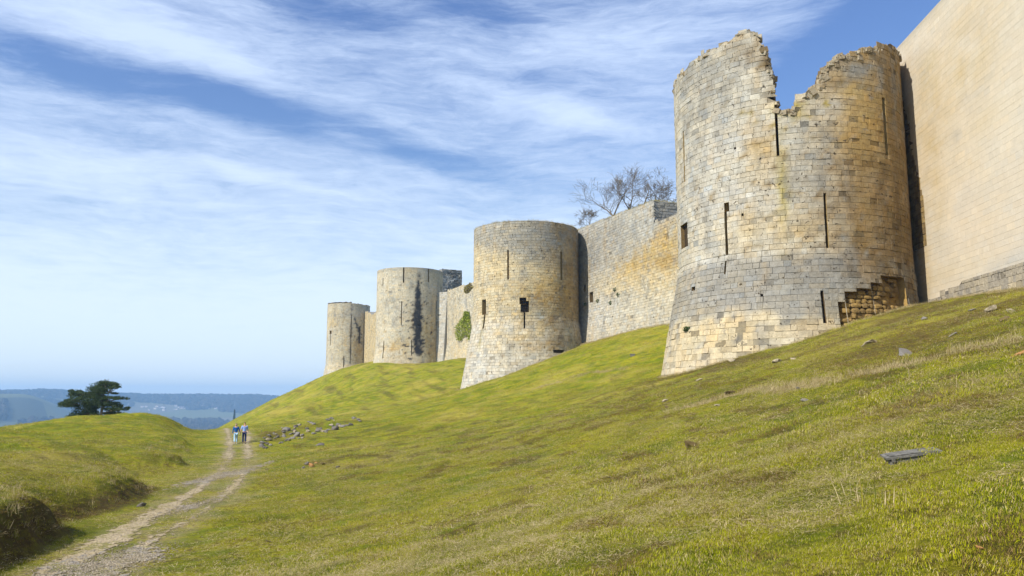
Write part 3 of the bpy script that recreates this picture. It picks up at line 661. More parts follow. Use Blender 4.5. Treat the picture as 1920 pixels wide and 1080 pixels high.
# curtain between tower 1 and 2
W12 = Wall((35.2, 67.9), (9.0, 143.0), 14.5, 1.6, 1.0)
uS, _ = W12.hit(1225, 400); zS1 = W12.hit(1223, 377)[1]; zS0 = W12.hit(1085, 431)[1]; zL = W12.hit(1240, 411)[1]
u85 = W12.hit(1085, 431)[0]
def top12(u):
    if u < uS: return zL+0.25*float(vnoise(u*0.9, 2, 5))-0.2
    return zS1+(zS0-zS1)*(u-uS)/(u85-uS)+0.10*float(vnoise(u*1.1, 7, 5))
def b12(u, z):
    n_ = 1.5*(fbm(u/5, z/5, 91, 3)); c = mixc(CR['lgrey'], CR['grey'], 0.5)
    dg = (z-22)-0.30*(u85-u)*0+n_
    px_like = (smooth(z+n_, 17.5, 22.0))
    c = mixc(CR['pale'], c, 0.3+0.6*px_like)
    return c
s12 = [(1225,480,8,2.2,'gold',.9),(1190,510,8,2.0,'gold',.8),(1255,450,5,2.5,'gold',.9),(1160,535,7,1.5,'cream',.8),(1240,520,6,2.5,'cream',.8),(1200,420,6,2.5,'lgrey',.5),(1120,590,8,3,'lgrey',.8),(1200,590,8,2.5,'pale',.6),(1110,480,5,4,'grey',.6),(1150,450,9,3,'grey',.5),(1250,490,4,1.2,'ochre',.5)]
h12 = [(W12.rect(1105,1112,548,567),'window'),(W12.rect(1094,1098,534,547),'pocket')]
gw12 = build_wall('curtain_wall', W12, 'tall grey and golden curtain wall between the broken tower and the barred window tower', 'wall', b12, s12, h12, 55, 1.0, top12, 31, 0.42, 0.7, 5.0, u0=6)
# shaded end face of the higher part
Eface = Wall(W12.P(uS, 20, 0)[:2], (Vector(W12.P(uS, 20, 0)[:2])-W12.n.xy*7).to_tuple())
Eface.n = -W12.d
mb = MB(); masonry(mb, Eface.P, 0.0, 6.8, zL-2.5, zS1, 0.42, 0.7, colour_fn('grey', [], 5), (), None, 0.05, 0.07, 0.03, 9, 56)
mb.build('wall_end', m_stone, gw12)
mb = MB(); mb_rows = []
slab(mb, W12, uS+0.35, uS+20, zL-1.5, lambda u: top12(max(u, uS+0.1))-0.04, 7.0, CR['grey'], 0.3)
mb.build('wall_walk', m_stone, gw12)
# curtain between tower 2 and 3
W23 = Wall((10.2, 139.5), (-17.3, 212.0), 15, 1.3, 4)
zc = W23.hit(840, 545)[1]; zd = W23.hit(888, 530)[1]; uc = W23.hit(840, 545)[0]; ud = W23.hit(888, 530)[0]
top23 = lambda u: zd+(zc-zd)*(u-ud)/(uc-ud)+0.2*float(vnoise(u*0.7, 3, 5))
s23 = [(860,600,6,6,'cream',.5),(860,660,8,2.5,'cream',.7),(850,560,5,3,'pale',.6),(875,560,4,3,'lgrey',.6)]
build_wall('curtain_wall', W23, 'pale curtain wall with ivy between the second and third towers from the right', 'wall', 'pale', s23, [], 66, 4.0, top23, 31.5, 0.45, 0.75, 4.0)
W23b = Wall((-17.3, 212.05), (-22.5, 215.2), 15, 1.0, 4)
build_wall('return_wall', W23b, 'narrow shaded return wall between the stained round tower and the ivy wall', 'wall', 'lgrey', [], [], 69, 4.0, lambda u: zc-0.2, zc, 0.45, 0.75, 3.0)
# curtain 3-4
W34 = Wall((-33, 220), (-57.5, 308))
top34 = lambda u: 28.3+4.2*float(smooth(u, 52, 86))+0.35*float(vnoise(u*0.8, 3, 6))
build_wall('curtain_wall', W34, 'narrow strip of stone curtain wall seen between the two farthest towers', 'wall', 'cream', [], [], 67, 4.0, top34, 36, 0.5, 0.8, 4.0, 0.05, 0.09, 0.035)
# ragged wall stub behind tower 3
Wst = Wall(tuple(at(829, 520, 230)[:2]), tuple(at(866.5, 520, 233)[:2]))
zst = at(845, 504, 231)[2]
build_wall('wall_stub', Wst, 'ragged blue grey stone wall stub standing up just right of the stained round tower', 'wall', 'blue', [(850,515,2,1,'dgrey',.8),(858,530,2,1.5,'dgrey',.8),(835,530,1.5,3,'lgrey',.8),(845,525,1,1,'lgrey',.7)], [], 68, 12, lambda u: zst-0.35*float(vnoise(u*1.1, 1, 2)), 38.5, 0.5, 0.8, 3.0, 0.08, 0.14, 0.06, spread=0.32)
# restored smooth wall
WR = Wall((34.42, 68.8), (26.2, -34.0))
zr = 31.0
rs_ = [(1715,400,1.6,12,'gold',.35),(1745,300,2.2,7,'gold',.30),(1760,160,4,5,'gold',.20),(1730,480,1.2,4,'gold',.5),(1790,255,.9,.7,'grey',.3),(1742,241,.25,.3,'brown',.5),(1745,130,1.4,2.0,'olive',.12),(1850,60,4,4,'gold',.10),
       (1900,495,6,.8,'lgrey',.5),(1820,100,3,5,'gold',.18)]
def brs(u, z):
    n_ = (fbm(u/6, z/6, 95, 3)); c = mixc(CR['peach'], CR['white'], 0.40+0.5*n_)
    old = (1-(smooth(u, 1.3, 2.9)))*(1-(smooth(z, 24, 27)))*(smooth(z, 13, 16))
    c = mixc(c, CR['ochre'], 0.7*old)
    capz = (smooth(z, zr-0.9, zr-0.2)); return mixc(c, CR['grey'], 0.35*capz)
grw = build_wall('restored_wall', WR, 'smooth pale peach restored wall of fine courses rising out of the frame at the right', 'wall', brs, rs_, [], 77, 4.0, lambda u: zr, zr, 0.45, 1.05, 5.0, 0.010, 0.012, 0.001, m_new, spread=0.018, miss=-1)
# weathered old courses along its foot
def cfo(u, z, rng):
    t = rng.random(); c = mixc(CR['dgrey'], CR['cream'], t*0.9); c = mixc(c, CR['dgrey'], 0.45*(z > zb-1.3)); return mixc(c, CR['peach'], 0.30)
mb = MB()
zb = WR.hit(1920, 491)[1]
P3 = lambda u, z, off: WR.P(u, z, off+0.035)
masonry(mb, P3, 3.5, 70, 5.0, zb, 0.42, 0.62, cfo, (), lambda u: zb-0.42*max(0, round(2.2-(u-3.5)*0.28))+0*u, 0.05, 0.03, 0.01, 9, 78, None, lambda x, y, z: z < HG(x, y)-0.7)
cfb = lambda u, z, rng: mixc(CR['brown'], CR['gold'], rng.random()*0.6)
masonry(mb, P3, 0.0, 4.2, 12.5, 27.5, 0.48, 0.62, cfb, (), lambda u: 27.0-3.1*abs(u-1.0)-1.3*(u > 2.4), 0.05, 0.03, 0.01, 9, 79, None, None, 0.0, 0.4)
mb.build('old_courses', m_stone, grw)
# corner stones on the wall head
mb = MB()
for i, (du, s) in enumerate([(0.2, 0.5), (1.0, 0.35)]):
    p = WR.P(du, zr+0.2, -1.0-i); mb.box(p, (0.5, 0.45, 0.28*s*2), 0.1, CR['gold'])
mb.build('coping_stone', m_stone, grw)

# ------------------------------------------------------------------ ground sheet (polar grid, even detail as seen from anywhere near the path)
ang = np.concatenate([np.arange(-180, -38, 3.0), np.arange(-38, 37, 0.115), np.arange(37, 178, 3.0)])
rad = np.concatenate([[0.3, 0.7, 1.1], np.geomspace(1.5, 6400, 780)])
A_, R_ = np.meshgrid(np.radians(ang), rad); X = R_*np.sin(A_); Y = R_*np.cos(A_)
Z = height(X.ravel(), Y.ravel()).reshape(X.shape)
rutL = [hit(*p).xy.to_tuple() for p in [(424,803),(429,815),(431,832),(430,848),(428,862),(416,880),(370,917),(315,952),(259,980),(207,1013),(148,1047),(93,1073)]]
rutR = [hit(*p).xy.to_tuple() for p in [(460,806),(463,817),(464,832),(465,854),(463,880),(444,906),(404,943),(360,972),(310,998),(250,1040),(200,1075)]]
rutL = rutL+[(rutL[-1][0]+3.0, 6), (rutL[-1][0]+5, -15)]; rutR = rutR+[(rutR[-1][0]+3, 6), (rutR[-1][0]+5, -15)]
gravel = [(hit(408,893), 0.62, 5.5), (hit(443,888), 0.5, 6.0), (hit(195,1058), 1.15, 2.6), (hit(150,1078), 1.2, 2.4), (hit(262,1047), 0.7, 1.0), (hit(360,950), 0.5, 3.0)]
def path_mask(x, y):
    n1 = fbm(x/0.9, y/1.6, 50, 4); n2 = fbm(x/3, y/4, 52, 3)
    d1 = line_dist(x, y, rutL); d2 = line_dist(x, y, rutR)
    wl = 0.30+0.26*n2+0.22*n1; wr = 0.24+0.32*fbm(x/3+9, y/5, 55, 3)+0.22*n1
    wr = wr-0.22*smooth(y, 22, 25)*(1-smooth(y, 28, 32))
    n3 = fbm(x/0.45, y/0.9, 57, 4); brk = 0.28*smooth(y, 36, 40)*(1-smooth(y, 50, 54))
    n4 = fbm(x/0.10, y/0.22, 159, 3); wl = wl+0.30*n4; wr = wr+0.32*n4
    m = np.maximum(smooth(wl+0.16*n3-brk-d1, -0.10, 0.06), smooth(wr+0.16*n3-brk-d2, -0.10, 0.06))
    gm = np.zeros_like(x)
    for p, rx, ry in gravel:
        d = np.hypot((x-p.x)/rx, (y-p.y)/ry); gm = np.maximum(gm, smooth(np.exp(-d**2/1.3), 0.2, 0.5)*smooth(0.95*np.exp(-d**2/1.3)+0.80*n3+1.1*fbm(x/0.10, y/0.2, 157, 3)+0.3*n1-0.60, -0.06, 0.08))
    return np.maximum(m, gm), gm
def track_soft(x, y):
    d = np.minimum(line_dist(x, y, rutL), line_dist(x, y, rutR)); return smooth(1.15+0.9*fbm(x/0.8, y/1.6, 161, 4)-d, 0, 0.9)*0.45
dryL = [hit(*p).xy.to_tuple() for p in [(1250,775),(1400,735),(1560,715),(1700,685),(1820,655),(1915,640)]]
dryL2 = [hit(*p).xy.to_tuple() for p in [(1000,730),(1100,700),(1180,690)]]
def masks(x, y):
    pm, gm = path_mask(x, y)
    xf = foot(y); dd = xf-x
    bank = smooth(dd, -0.1, 0.25)*(1-smooth(dd, 0.7, 1.5))*(1-smooth(y, 36, 42))*(y > -30)*(1-smooth(gentle(y), 0.3, 0.9))
    r = np.hypot(x, y)
    heath = smooth(x, 5, 13)*smooth(y, 14, 28)*(1-smooth(y, 66, 80))*smooth(fbm(x/4, y/5, 58, 4), -0.25, 0.2)
    heath = np.maximum(heath, 0.85*smooth(fbm(x/1.0, y/1.5, 158, 4)+0.35*fbm(x/6, y/8, 168, 3)+0.12*smooth(x, -4, 8), 0.10, 0.42)*smooth(dd*-1, 4, 8)*(1-smooth(y, 60, 90)))
    track = smooth(fbm((x+0.33*y)/1.6, y/10, 59, 4), 0.12, 0.5)*smooth(y, 90, 130)*smooth(dd*-1, 5, 10)*0.55
    rb = 0.75*np.exp(-(line_dist(x, y, RUBL)/2.0)**2)*smooth(fbm(x/0.8, y/1.6, 171, 3), -0.4, 0.2)
    bank = np.maximum(np.maximum(bank, rb), np.maximum(heath*0.9, track))
    n3 = fbm(x/1.2, y/2.5, 60, 3)
    dry = smooth(0.75+0.5*n3-line_dist(x, y, dryL), 0, 0.7)
    dry = np.maximum(dry, smooth(0.6+0.8*n3-line_dist(x, y, dryL2), 0, 0.9))
    dry = np.maximum(dry, 0.30*smooth(fbm(x/1.3, y/1.8, 63, 4), 0.05, 0.5)*smooth(dd*-1, 5, 9))
    dry = np.maximum(dry, 0.35*smooth(fbm(x/3.2, y/4.5, 64, 4), 0.0, 0.5)*smooth(dd, 0.5, 3))
    return pm, bank, dry, gm
xr, yr = X.ravel(), Y.ravel(); nearm = R_.ravel() < 420
pm = np.zeros_like(xr); bk = pm.copy(); dr = pm.copy()
a_, b_, c_, _g = masks(xr[nearm], yr[nearm]); pm[nearm] = np.maximum(a_, track_soft(xr[nearm], yr[nearm])); bk[nearm] = b_; dr[nearm] = c_
def grid_mesh(name, V, ni, nj, keep=None):
    idx = np.arange(ni*nj).reshape(ni, nj)
    q = np.stack([idx[:-1, :-1], idx[:-1, 1:], idx[1:, 1:], idx[1:, :-1]], -1).reshape(-1, 4)[:, ::-1]
    if keep is not None: q = q[keep]
    used, inv = np.unique(q, return_inverse=True); q = inv.reshape(-1, 4)
    me = bpy.data.meshes.new(name); me.vertices.add(len(used)); me.vertices.foreach_set('co', V[used].astype(np.float32).ravel())
    me.loops.add(q.size); me.loops.foreach_set('vertex_index', q.ravel().astype(np.int32))
    me.polygons.add(len(q)); me.polygons.foreach_set('loop_start', np.arange(0, q.size, 4, dtype=np.int32))
    me.polygons.foreach_set('use_smooth', np.ones(len(q), bool)); me.update(calc_edges=True)
    return me, used
V = np.stack([xr, yr, Z.ravel()], -1)
me, used = grid_mesh('ground', V, len(rad), len(ang))
def set_col(me, name, cols):
    ca = me.color_attributes.new(name, 'FLOAT_COLOR', 'POINT'); arr = np.ones((len(me.vertices), 4), np.float32); arr[:, :cols.shape[1]] = cols
    ca.data.foreach_set('color', arr.ravel())
set_col(me, 'Mask', np.stack([pm, bk, dr], -1)[used])
fa = me.attributes.new('Far', 'FLOAT', 'POINT'); fa.data.foreach_set('value', smooth(segdist(xr, yr), 190, 330)[used].astype(np.float32))
fa = me.attributes.new('ThatchShade', 'FLOAT', 'POINT'); fa.data.foreach_set('value', ((1-smooth(np.hypot(xr, yr), 30, 85))*(1-pm))[used].astype(np.float32))
link('ground', me, m_ground, kind='structure')
# the worn track as its own sheet
gx = np.concatenate([np.arange(-40, -14.5, 0.09), np.arange(-14.5, -6, 0.045), np.arange(-6, -3, 0.09)]); gy = np.concatenate([np.arange(9, 31, 0.05), np.arange(31, 50, 0.10), np.arange(50, 112, 0.22)])
GX, GY = np.meshgrid(gx, gy); sel = (line_dist(GX, GY, rutL) < 5)
PMk = np.zeros_like(GX); GMk = PMk.copy(); a_, g_ = path_mask(GX[sel], GY[sel]); PMk[sel] = a_; GMk[sel] = g_
GZ = np.full(GX.shape, -50.0); GZ[sel] = height(GX[sel], GY[sel])+0.014+0.004*fbm(GX[sel]/0.12, GY[sel]/0.12, 70, 2)
keepc = (np.minimum.reduce([PMk[:-1, :-1], PMk[1:, 1:], PMk[1:, :-1], PMk[:-1, 1:]]) > 0.5).ravel()
me, used = grid_mesh('path', np.stack([GX.ravel(), GY.ravel(), GZ.ravel()], -1), len(gy), len(gx), keepc)
set_col(me, 'Col', np.stack([GMk.ravel()]*3, -1)[used]); link('path', me, m_path, kind='structure')

# ------------------------------------------------------------------ grass
m_grass, n = mat('grass blades')
pos = n.n('ShaderNodeNewGeometry').outputs['Position']; isl = n.n('ShaderNodeNewGeometry').outputs['Random Per Island']
rnd = n.n('ShaderNodeObjectInfo').outputs['Random']
dryA = n.n('ShaderNodeAttribute', {'attribute_name': 'dry', 'attribute_type': 'INSTANCER'}).outputs['Fac']
gc, fine, mid = colour_patches(n, pos)
rr = n.m('FRACT', n.m('ADD', isl, n.m('MULTIPLY', rnd, 7.31)))
g1 = n.mix(n.ss(rr, 0.07, 0.12), (0.07, 0.10, 0.010), gc)
g1 = n.mix(n.ss(rr, 0.35, 0.40), g1, (0.410, 0.425, 0.012))
g1 = n.mix(n.ss(rr, 0.58, 0.62), g1, gc)
g1 = n.mix(n.ss(rr, 0.68, 0.72), g1, (0.40, 0.32, 0.10))
g1 = n.mix(n.ss(rr, 0.88, 0.92), g1, (0.55, 0.45, 0.24))
dm = n.ss(n.m('ADD', dryA, n.m('MULTIPLY', rr, 0.6)), 0.62, 0.95)
brA = n.n('ShaderNodeAttribute', {'attribute_name': 'brown', 'attribute_type': 'INSTANCER'}).outputs['Fac']
g1 = n.mix(n.ss(n.m('ADD', brA, n.m('MULTIPLY', rr, 0.5)), 0.55, 0.85, 0, 0.9), g1, n.mix(rr, (0.10, 0.055, 0.02), (0.26, 0.17, 0.07)))
g1 = n.mix(dm, g1, n.mix(rr, (0.33, 0.25, 0.10), (0.58, 0.48, 0.28)))
b = n.bsdf(g1, 0.85, None, 0.04); tr = n.n('ShaderNodeBsdfTranslucent', None, Color=g1).outputs[0]
n.out(n.n('ShaderNodeMixShader', None, i0=0.30, i1=b, i2=tr).outputs[0])
def clump(name, nb, rad_, h0, h1, wdt, lean, seed):
    rng = random.Random(seed); vs = []; fs = []
    for _ in range(nb):
        a = rng.uniform(0, 6.283); r = rad_*math.sqrt(rng.random()); x, y = r*math.cos(a), r*math.sin(a)
        h = rng.uniform(h0, h1); d = rng.uniform(0, 6.283); ln = h*rng.uniform(0.2, lean); ww = wdt*rng.uniform(0.6, 1.3); s = d+1.57
        wx, wy = ww*math.cos(s), ww*math.sin(s); b = len(vs)
        vs += [(x-wx, y-wy, -0.02), (x+wx, y+wy, -0.02), (x+0.4*ln*math.cos(d)-wx*0.8, y+0.4*ln*math.sin(d)-wy*0.8, h*0.62), (x+0.4*ln*math.cos(d)+wx*0.8, y+0.4*ln*math.sin(d)+wy*0.8, h*0.62), (x+ln*math.cos(d), y+ln*math.sin(d), h)]
        fs += [(b, b+1, b+3, b+2), (b+2, b+3, b+4)]
    me = bpy.data.meshes.new(name); me.from_pydata(vs, [], fs); me.materials.append(m_grass)
    return bpy.data.objects.new(name, me)
def scatter(name, pts, scl, dryv, sources, seed=0, tilt=0.25, brown=None, **props):
    coll = bpy.data.collections.new(name+' sources')
    for o in sources: coll.objects.link(o)
    me = bpy.data.meshes.new(name); me.vertices.add(len(pts)); me.vertices.foreach_set('co', np.asarray(pts, np.float32).ravel())
    rng = np.random.default_rng(seed)
    for nm, v in (('scl', scl), ('dry', dryv), ('brown', np.zeros(len(pts)) if brown is None else brown)):
        a = me.attributes.new(nm, 'FLOAT', 'POINT'); a.data.foreach_set('value', np.asarray(v, np.float32))
    rot = np.stack([rng.normal(0, tilt, len(pts)), rng.normal(0, tilt, len(pts)), rng.uniform(0, 6.283, len(pts))], -1)
    a = me.attributes.new('rot', 'FLOAT_VECTOR', 'POINT'); a.data.foreach_set('vector', rot.astype(np.float32).ravel())
    o = link(name, me, None, **props)
    ng = bpy.data.node_groups.new(name, 'GeometryNodeTree'); ng.interface.new_socket('Geometry', in_out='INPUT', socket_type='NodeSocketGeometry'); ng.interface.new_socket('Geometry', in_out='OUTPUT', socket_type='NodeSocketGeometry')
    N = ng.nodes; L = ng.links
    gi = N.new('NodeGroupInput'); go = N.new('NodeGroupOutput'); ip = N.new('GeometryNodeInstanceOnPoints'); ci = N.new('GeometryNodeCollectionInfo')
    ci.inputs[0].default_value = coll; ci.inputs[1].default_value = True; ci.inputs[2].default_value = True
    def na(nm, t):
        q = N.new('GeometryNodeInputNamedAttribute'); q.data_type = t; q.inputs[0].default_value = nm; return [x for x in q.outputs if x.enabled][0]
    L.new(gi.outputs[0], ip.inputs['Points']); L.new(ci.outputs[0], ip.inputs['Instance']); ip.inputs['Pick Instance'].default_value = True
    e = N.new('FunctionNodeEulerToRotation'); L.new(na('rot', 'FLOAT_VECTOR'), e.inputs[0]); L.new(e.outputs[0], ip.inputs['Rotation'])
    L.new(na('scl', 'FLOAT'), ip.inputs['Scale']); L.new(ip.outputs[0], go.inputs[0])
    md = o.modifiers.new('scatter', 'NODES'); md.node_group = ng
    return o
rg = np.random.default_rng(4)
def sample(n_, r0, r1, pw):
    r = (r0**pw+(r1**pw-r0**pw)*rg.random(n_))**(1/pw); a = np.radians(rg.uniform(-37, 36, n_)); return r*np.sin(a), r*np.cos(a)
xs = []; ys = []; ss = []
for (n_, r0, r1, pw, s0) in ((60000, 2.5, 14, 2.0, 0.60), (52000, 13, 40, 1.6, 1.05), (42000, 38, 120, 1.2, 1.7), (16000, 110, 320, 1.2, 2.6)):
    x, y = sample(n_, r0, r1, pw); xs.append(x); ys.append(y); ss.append(s0*rg.uniform(0.4, 1.35, n_))
x = np.concatenate(xs); y = np.concatenate(ys); s = np.concatenate(ss)
pmv, bkv, drv, gmv = masks(x, y)
ok = (rg.random(len(x)) > pmv*0.85) & (rg.random(len(x)) > 0.35*bkv*(foot(y)-x > 0))
u_ = x-(WR.A.x+(y-WR.A.y)*0.08); ok &= ~((y < 66) & (u_ > -0.1))
pathz = smooth(x-foot(y), 0, 0.6)*(1-smooth(x-foot(y), 3.4, 5.5))
s = s*(1-0.55*pathz)*(1-0.6*track_soft(x, y))*(0.68+0.5*smooth(fbm(x/1.1, y/1.1, 88, 3), -0.3, 0.5))
x, y, s, drv, bkv = x[ok], y[ok], s[ok], drv[ok], bkv[ok]
cl = [clump('turf', 60, 0.17, 0.005, 0.028, 0.0026, 1.9, k) for k in range(7)]
scatter('grass', np.stack([x, y, height(x, y)], -1), s, np.clip(drv+0.7*track_soft(x, y), 0, 1), cl, 1, 0.25, np.clip(bkv*rg.uniform(0.25, 1.0, len(x)), 0, 1), kind='stuff')
def litter(name, nb, seed):
    rng = random.Random(seed); vs = []; fs = []
    for _ in range(nb):
        a = rng.uniform(0, 6.283); r = 0.2*math.sqrt(rng.random()); x, y = r*math.cos(a), r*math.sin(a); d = rng.uniform(0, 6.283); L_ = rng.uniform(0.025, 0.085); z0 = rng.uniform(0.010, 0.026); z1 = z0+rng.uniform(-0.006, 0.018); ww = rng.uniform(0.0014, 0.0030); wx, wy = -ww*math.sin(d), ww*math.cos(d); b = len(vs)
        vs += [(x-wx, y-wy, z0), (x+wx, y+wy, z0), (x+L_*math.cos(d)+wx*.5, y+L_*math.sin(d)+wy*.5, z1), (x+L_*math.cos(d)-wx*.5, y+L_*math.sin(d)-wy*.5, z1)]; fs.append((b, b+1, b+2, b+3))
    me = bpy.data.meshes.new(name); me.from_pydata(vs, [], fs); me.materials.append(m_grass); return bpy.data.objects.new(name, me)
xa, ya = sample(30000, 2.5, 16, 1.9); xb, yb = sample(26000, 15, 60, 1.4); lx = np.concatenate([xa, xb]); ly = np.concatenate([ya, yb])
lk = (fbm(lx/1.4, ly/1.9, 188, 4) > -0.18) & ~((ly < 66) & (lx-(WR.A.x+(ly-WR.A.y)*0.08) > -0.1)); lx, ly = lx[lk], ly[lk]
scatter('dead_grass', np.stack([lx, ly, height(lx, ly)], -1), np.concatenate([rg.uniform(0.7, 1.2, len(xa)), rg.uniform(1.2, 2.2, len(xb))])[lk], rg.uniform(0.55, 1.0, len(lx)), [litter('litter', 16, 400+k) for k in range(5)], 6, 0.15, np.clip(rg.normal(0.1, 0.3, len(lx)), 0, 1), kind='stuff')
# taller straw stems along the dry strip and over the banks
tx = []; ty = []
for L_ in (dryL, dryL2):
    for a, b in zip(L_[:-1], L_[1:]):
        k = int(26*math.hypot(b[0]-a[0], b[1]-a[1])) ; t = rg.random(k); tx.append(a[0]+(b[0]-a[0])*t+rg.normal(0, 0.35, k)); ty.append(a[1]+(b[1]-a[1])*t+rg.normal(0, 0.45, k))
k = 30; x2, y2 = sample(k, 4, 30, 1.4); q = x2 > foot(y2)+5; tx.append(x2[q]); ty.append(y2[q])
k = 650; y2 = rg.uniform(12, 60, k); x2 = foot(y2)-rg.uniform(0.4, 2.5, k); q = rg.random(k) > gentle(y2)*1.5; x2 = x2[q]; y2 = y2[q]; tx.append(x2); ty.append(y2)
wl = 1500; uu = rg.uniform(0, 22, wl); wp = np.array([WR.P(u, 0, 0.25+abs(rg.normal(0, 0.25)))[:2] for u in uu]); tx.append(wp[:, 0]); ty.append(wp[:, 1])
tu = rg.uniform(-12, 12, 900); wp = np.array([T1.P(u, T1.zf+1.5, 0.25+abs(rg.normal(0, 0.3)))[:2] for u in tu]); tx.append(wp[:, 0]); ty.append(wp[:, 1])
tu = rg.uniform(-14, 12, 900); wp = np.array([T2.P(u, T2.zf+1.5, 0.3+abs(rg.normal(0, 0.35)))[:2] for u in tu]); tx.append(wp[:, 0]); ty.append(wp[:, 1])
tu = rg.uniform(10, 68, 1500); wp = np.array([W12.P(u, 4, 0.3+abs(rg.normal(0, 0.35)))[:2] for u in tu]); tx.append(wp[:, 0]); ty.append(wp[:, 1])
tx = np.concatenate(tx); ty = np.concatenate(ty)
straw = [clump('straw', 16, 0.16, 0.06, 0.26, 0.0035, 0.9, 50+k) for k in range(4)]
scatter('dry_grass', np.stack([tx, ty, height(tx, ty)], -1), rg.uniform(0.45, 1.15, len(tx)), rg.uniform(0.5, 1, len(tx)), straw, 2, 0.25, kind='stuff')
# grass growing on the wall heads
pts = []
for i in range(900):
    a = rg.uniform(0, 6.283); rr_ = 9-abs(rg.normal(0, 0.5))-0.1; pts.append((T2.c[0]+rr_*math.cos(a), T2.c[1]+rr_*math.sin(a), T2.ztop-0.05))
for i in range(1300):
    u_ = rg.uniform(uS+0.2, W12.L-4); p = W12.P(u_, top12(u_), -0.15-abs(rg.normal(0, 0.8))); pts.append((p[0], p[1], p[2]-0.05))
for i in range(260):
    t_ = rg.uniform(0.2, 6.8); p = Eface.P(t_, zS1, -0.2-abs(rg.normal(0, 0.4))); pts.append((p[0], p[1], zS1-0.1))
for i in range(420):
    u_ = rg.uniform(-13, 13); p = T1.P(u_, T1.top(u_), -0.4-abs(rg.normal(0, 0.8))); pts.append((p[0], p[1], p[2]-0.15))
for i in range(160):
    u_ = rg.uniform(T1.hit(1456, 200)[0], T1.hit(1492, 200)[0]); p = T1.P(u_, T1.top(u_), -0.3-abs(rg.normal(0, 0.8))); pts.append((p[0], p[1], p[2]-0.1))
pts = np.array(pts)
scatter('wall_top_grass', pts, rg.uniform(0.8, 2.2, len(pts))*np.where(pts[:, 1] < 90, 0.6, 1.0), rg.uniform(0.3, 0.9, len(pts)), straw, 3, 0.4, kind='stuff')

# loose pebbles on the worn track
m_peb, n = mat('limestone pebbles'); rnd = n.n('ShaderNodeObjectInfo').outputs['Random']; n.out(n.bsdf(n.mix(rnd, (0.20, 0.17, 0.125), (0.42, 0.36, 0.27)), 0.9, None, 0.1))
def pebble(k):
    import bmesh
    bm = bmesh.new(); bmesh.ops.create_icosphere(bm, subdivisions=2, radius=0.02)
    for v in bm.verts: v.co *= 1+0.5*mnoise.noise(v.co*60+Vector((k*3, 1, 2))); v.co.z *= 0.6
    me = bpy.data.meshes.new('pebble'); bm.to_mesh(me); bm.free(); me.materials.append(m_peb); return bpy.data.objects.new('pebble', me)
qx = []; qy = []
for p, rx, ry in gravel:
    k = int(700*min(rx, 1)*min(ry, 3)); qx.append(p.x+rg.normal(0, 0.42*rx, k)); qy.append(p.y+rg.normal(0, 0.42*ry, k))
for rt in (rutL, rutR):
    for a, b in zip(rt[:-1], rt[1:]):
        k = int(22*math.hypot(b[0]-a[0], b[1]-a[1])); t = rg.random(k); qx.append(a[0]+(b[0]-a[0])*t+rg.normal(0, .16, k)); qy.append(a[1]+(b[1]-a[1])*t+rg.normal(0, .28, k))
qx = np.concatenate(qx); qy = np.concatenate(qy); qk = (qy > 6) & (qy < 80) & (qx > foot(qy)+0.2); qx, qy = qx[qk], qy[qk]
scatter('gravel', np.stack([qx, qy, height(qx, qy)+0.018], -1), rg.uniform(0.25, 1.05, len(qx))**1.3, np.zeros(len(qx)), [pebble(k) for k in range(4)], 12, 0.4, kind='stuff')
# ------------------------------------------------------------------ leaves (ivy, shrubs, weeds)
def leaf_mat(name, c1, c2, tl=0.25):
    m, n = mat(name); isl = n.n('ShaderNodeNewGeometry').outputs['Random Per Island']
    c = n.mix(isl, c1, c2); b = n.bsdf(c, 0.6, None, 0.3); t = n.n('ShaderNodeBsdfTranslucent', None, Color=c).outputs[0]
    n.out(n.n('ShaderNodeMixShader', None, i0=tl, i1=b, i2=t).outputs[0]); return m
m_ivy = leaf_mat('ivy leaves', (0.12, 0.19, 0.018), (0.42, 0.46, 0.04))
m_weed = leaf_mat('weeds', (0.03, 0.07, 0.01), (0.10, 0.15, 0.03))
m_shrub = leaf_mat('olive shrub', (0.16, 0.14, 0.03), (0.32, 0.26, 0.06))
m_pine = leaf_mat('pine needles', (0.020, 0.050, 0.018), (0.100, 0.135, 0.040), 0.2)
m_bark, n = mat('bark'); ps = n.n('ShaderNodeNewGeometry').outputs['Position']; n.out(n.bsdf(n.mix(n.noise(ps, 3, 5), (0.05, 0.038, 0.028), (0.17, 0.14, 0.09)), 0.95))
def leaf(mb, p, s, rng, nrm=None):
    q = Matrix.Rotation(rng.uniform(0, 6.28), 3, 'Z')@Matrix.Rotation(rng.uniform(-1.3, 1.3), 3, 'X')@Matrix.Rotation(rng.uniform(0, 6.28), 3, 'Z')
    p = Vector(p); mb.add([p+q@Vector(v)*s for v in ((-.5, 0, 0), (0, -.38, 0.05), (.55, 0, 0), (0, .38, 0.05))], [(0, 1, 2, 3)])
rng = random.Random(9)
g = empty('ivy', W23.P(W23.hit(868, 636)[0], W23.hit(868, 636)[1], 0)); tag(g, 'bright green ivy patch climbing the pale curtain wall beside the second tower from the right', 'ivy')
outl = [(585, 876, 880), (592, 872, 882), (600, 867, 883), (607, 861, 884), (615, 857, 885), (624, 857, 885), (632, 859, 871), (637, 861, 867)]
mb = MB()
for i in range(2600):
    py = rng.uniform(584, 638); x0 = np.interp(py, [o[0] for o in outl], [o[1] for o in outl]); x1 = np.interp(py, [o[0] for o in outl], [o[2] for o in outl])
    if py > 628 and rng.random() < 0.35: x0, x1 = 880, 885
    px = rng.uniform(x0-0.8, x1+0.5); u, z = W23.hit(px, py); b = 0.5+0.5*float(vnoise(u*0.9, z*0.9, 4))
    leaf(mb, W23.P(u, z, rng.uniform(0.05, 0.9*b)), rng.uniform(0.22, 0.42), rng)
mb.build('foliage', m_ivy, g)
mb = MB()
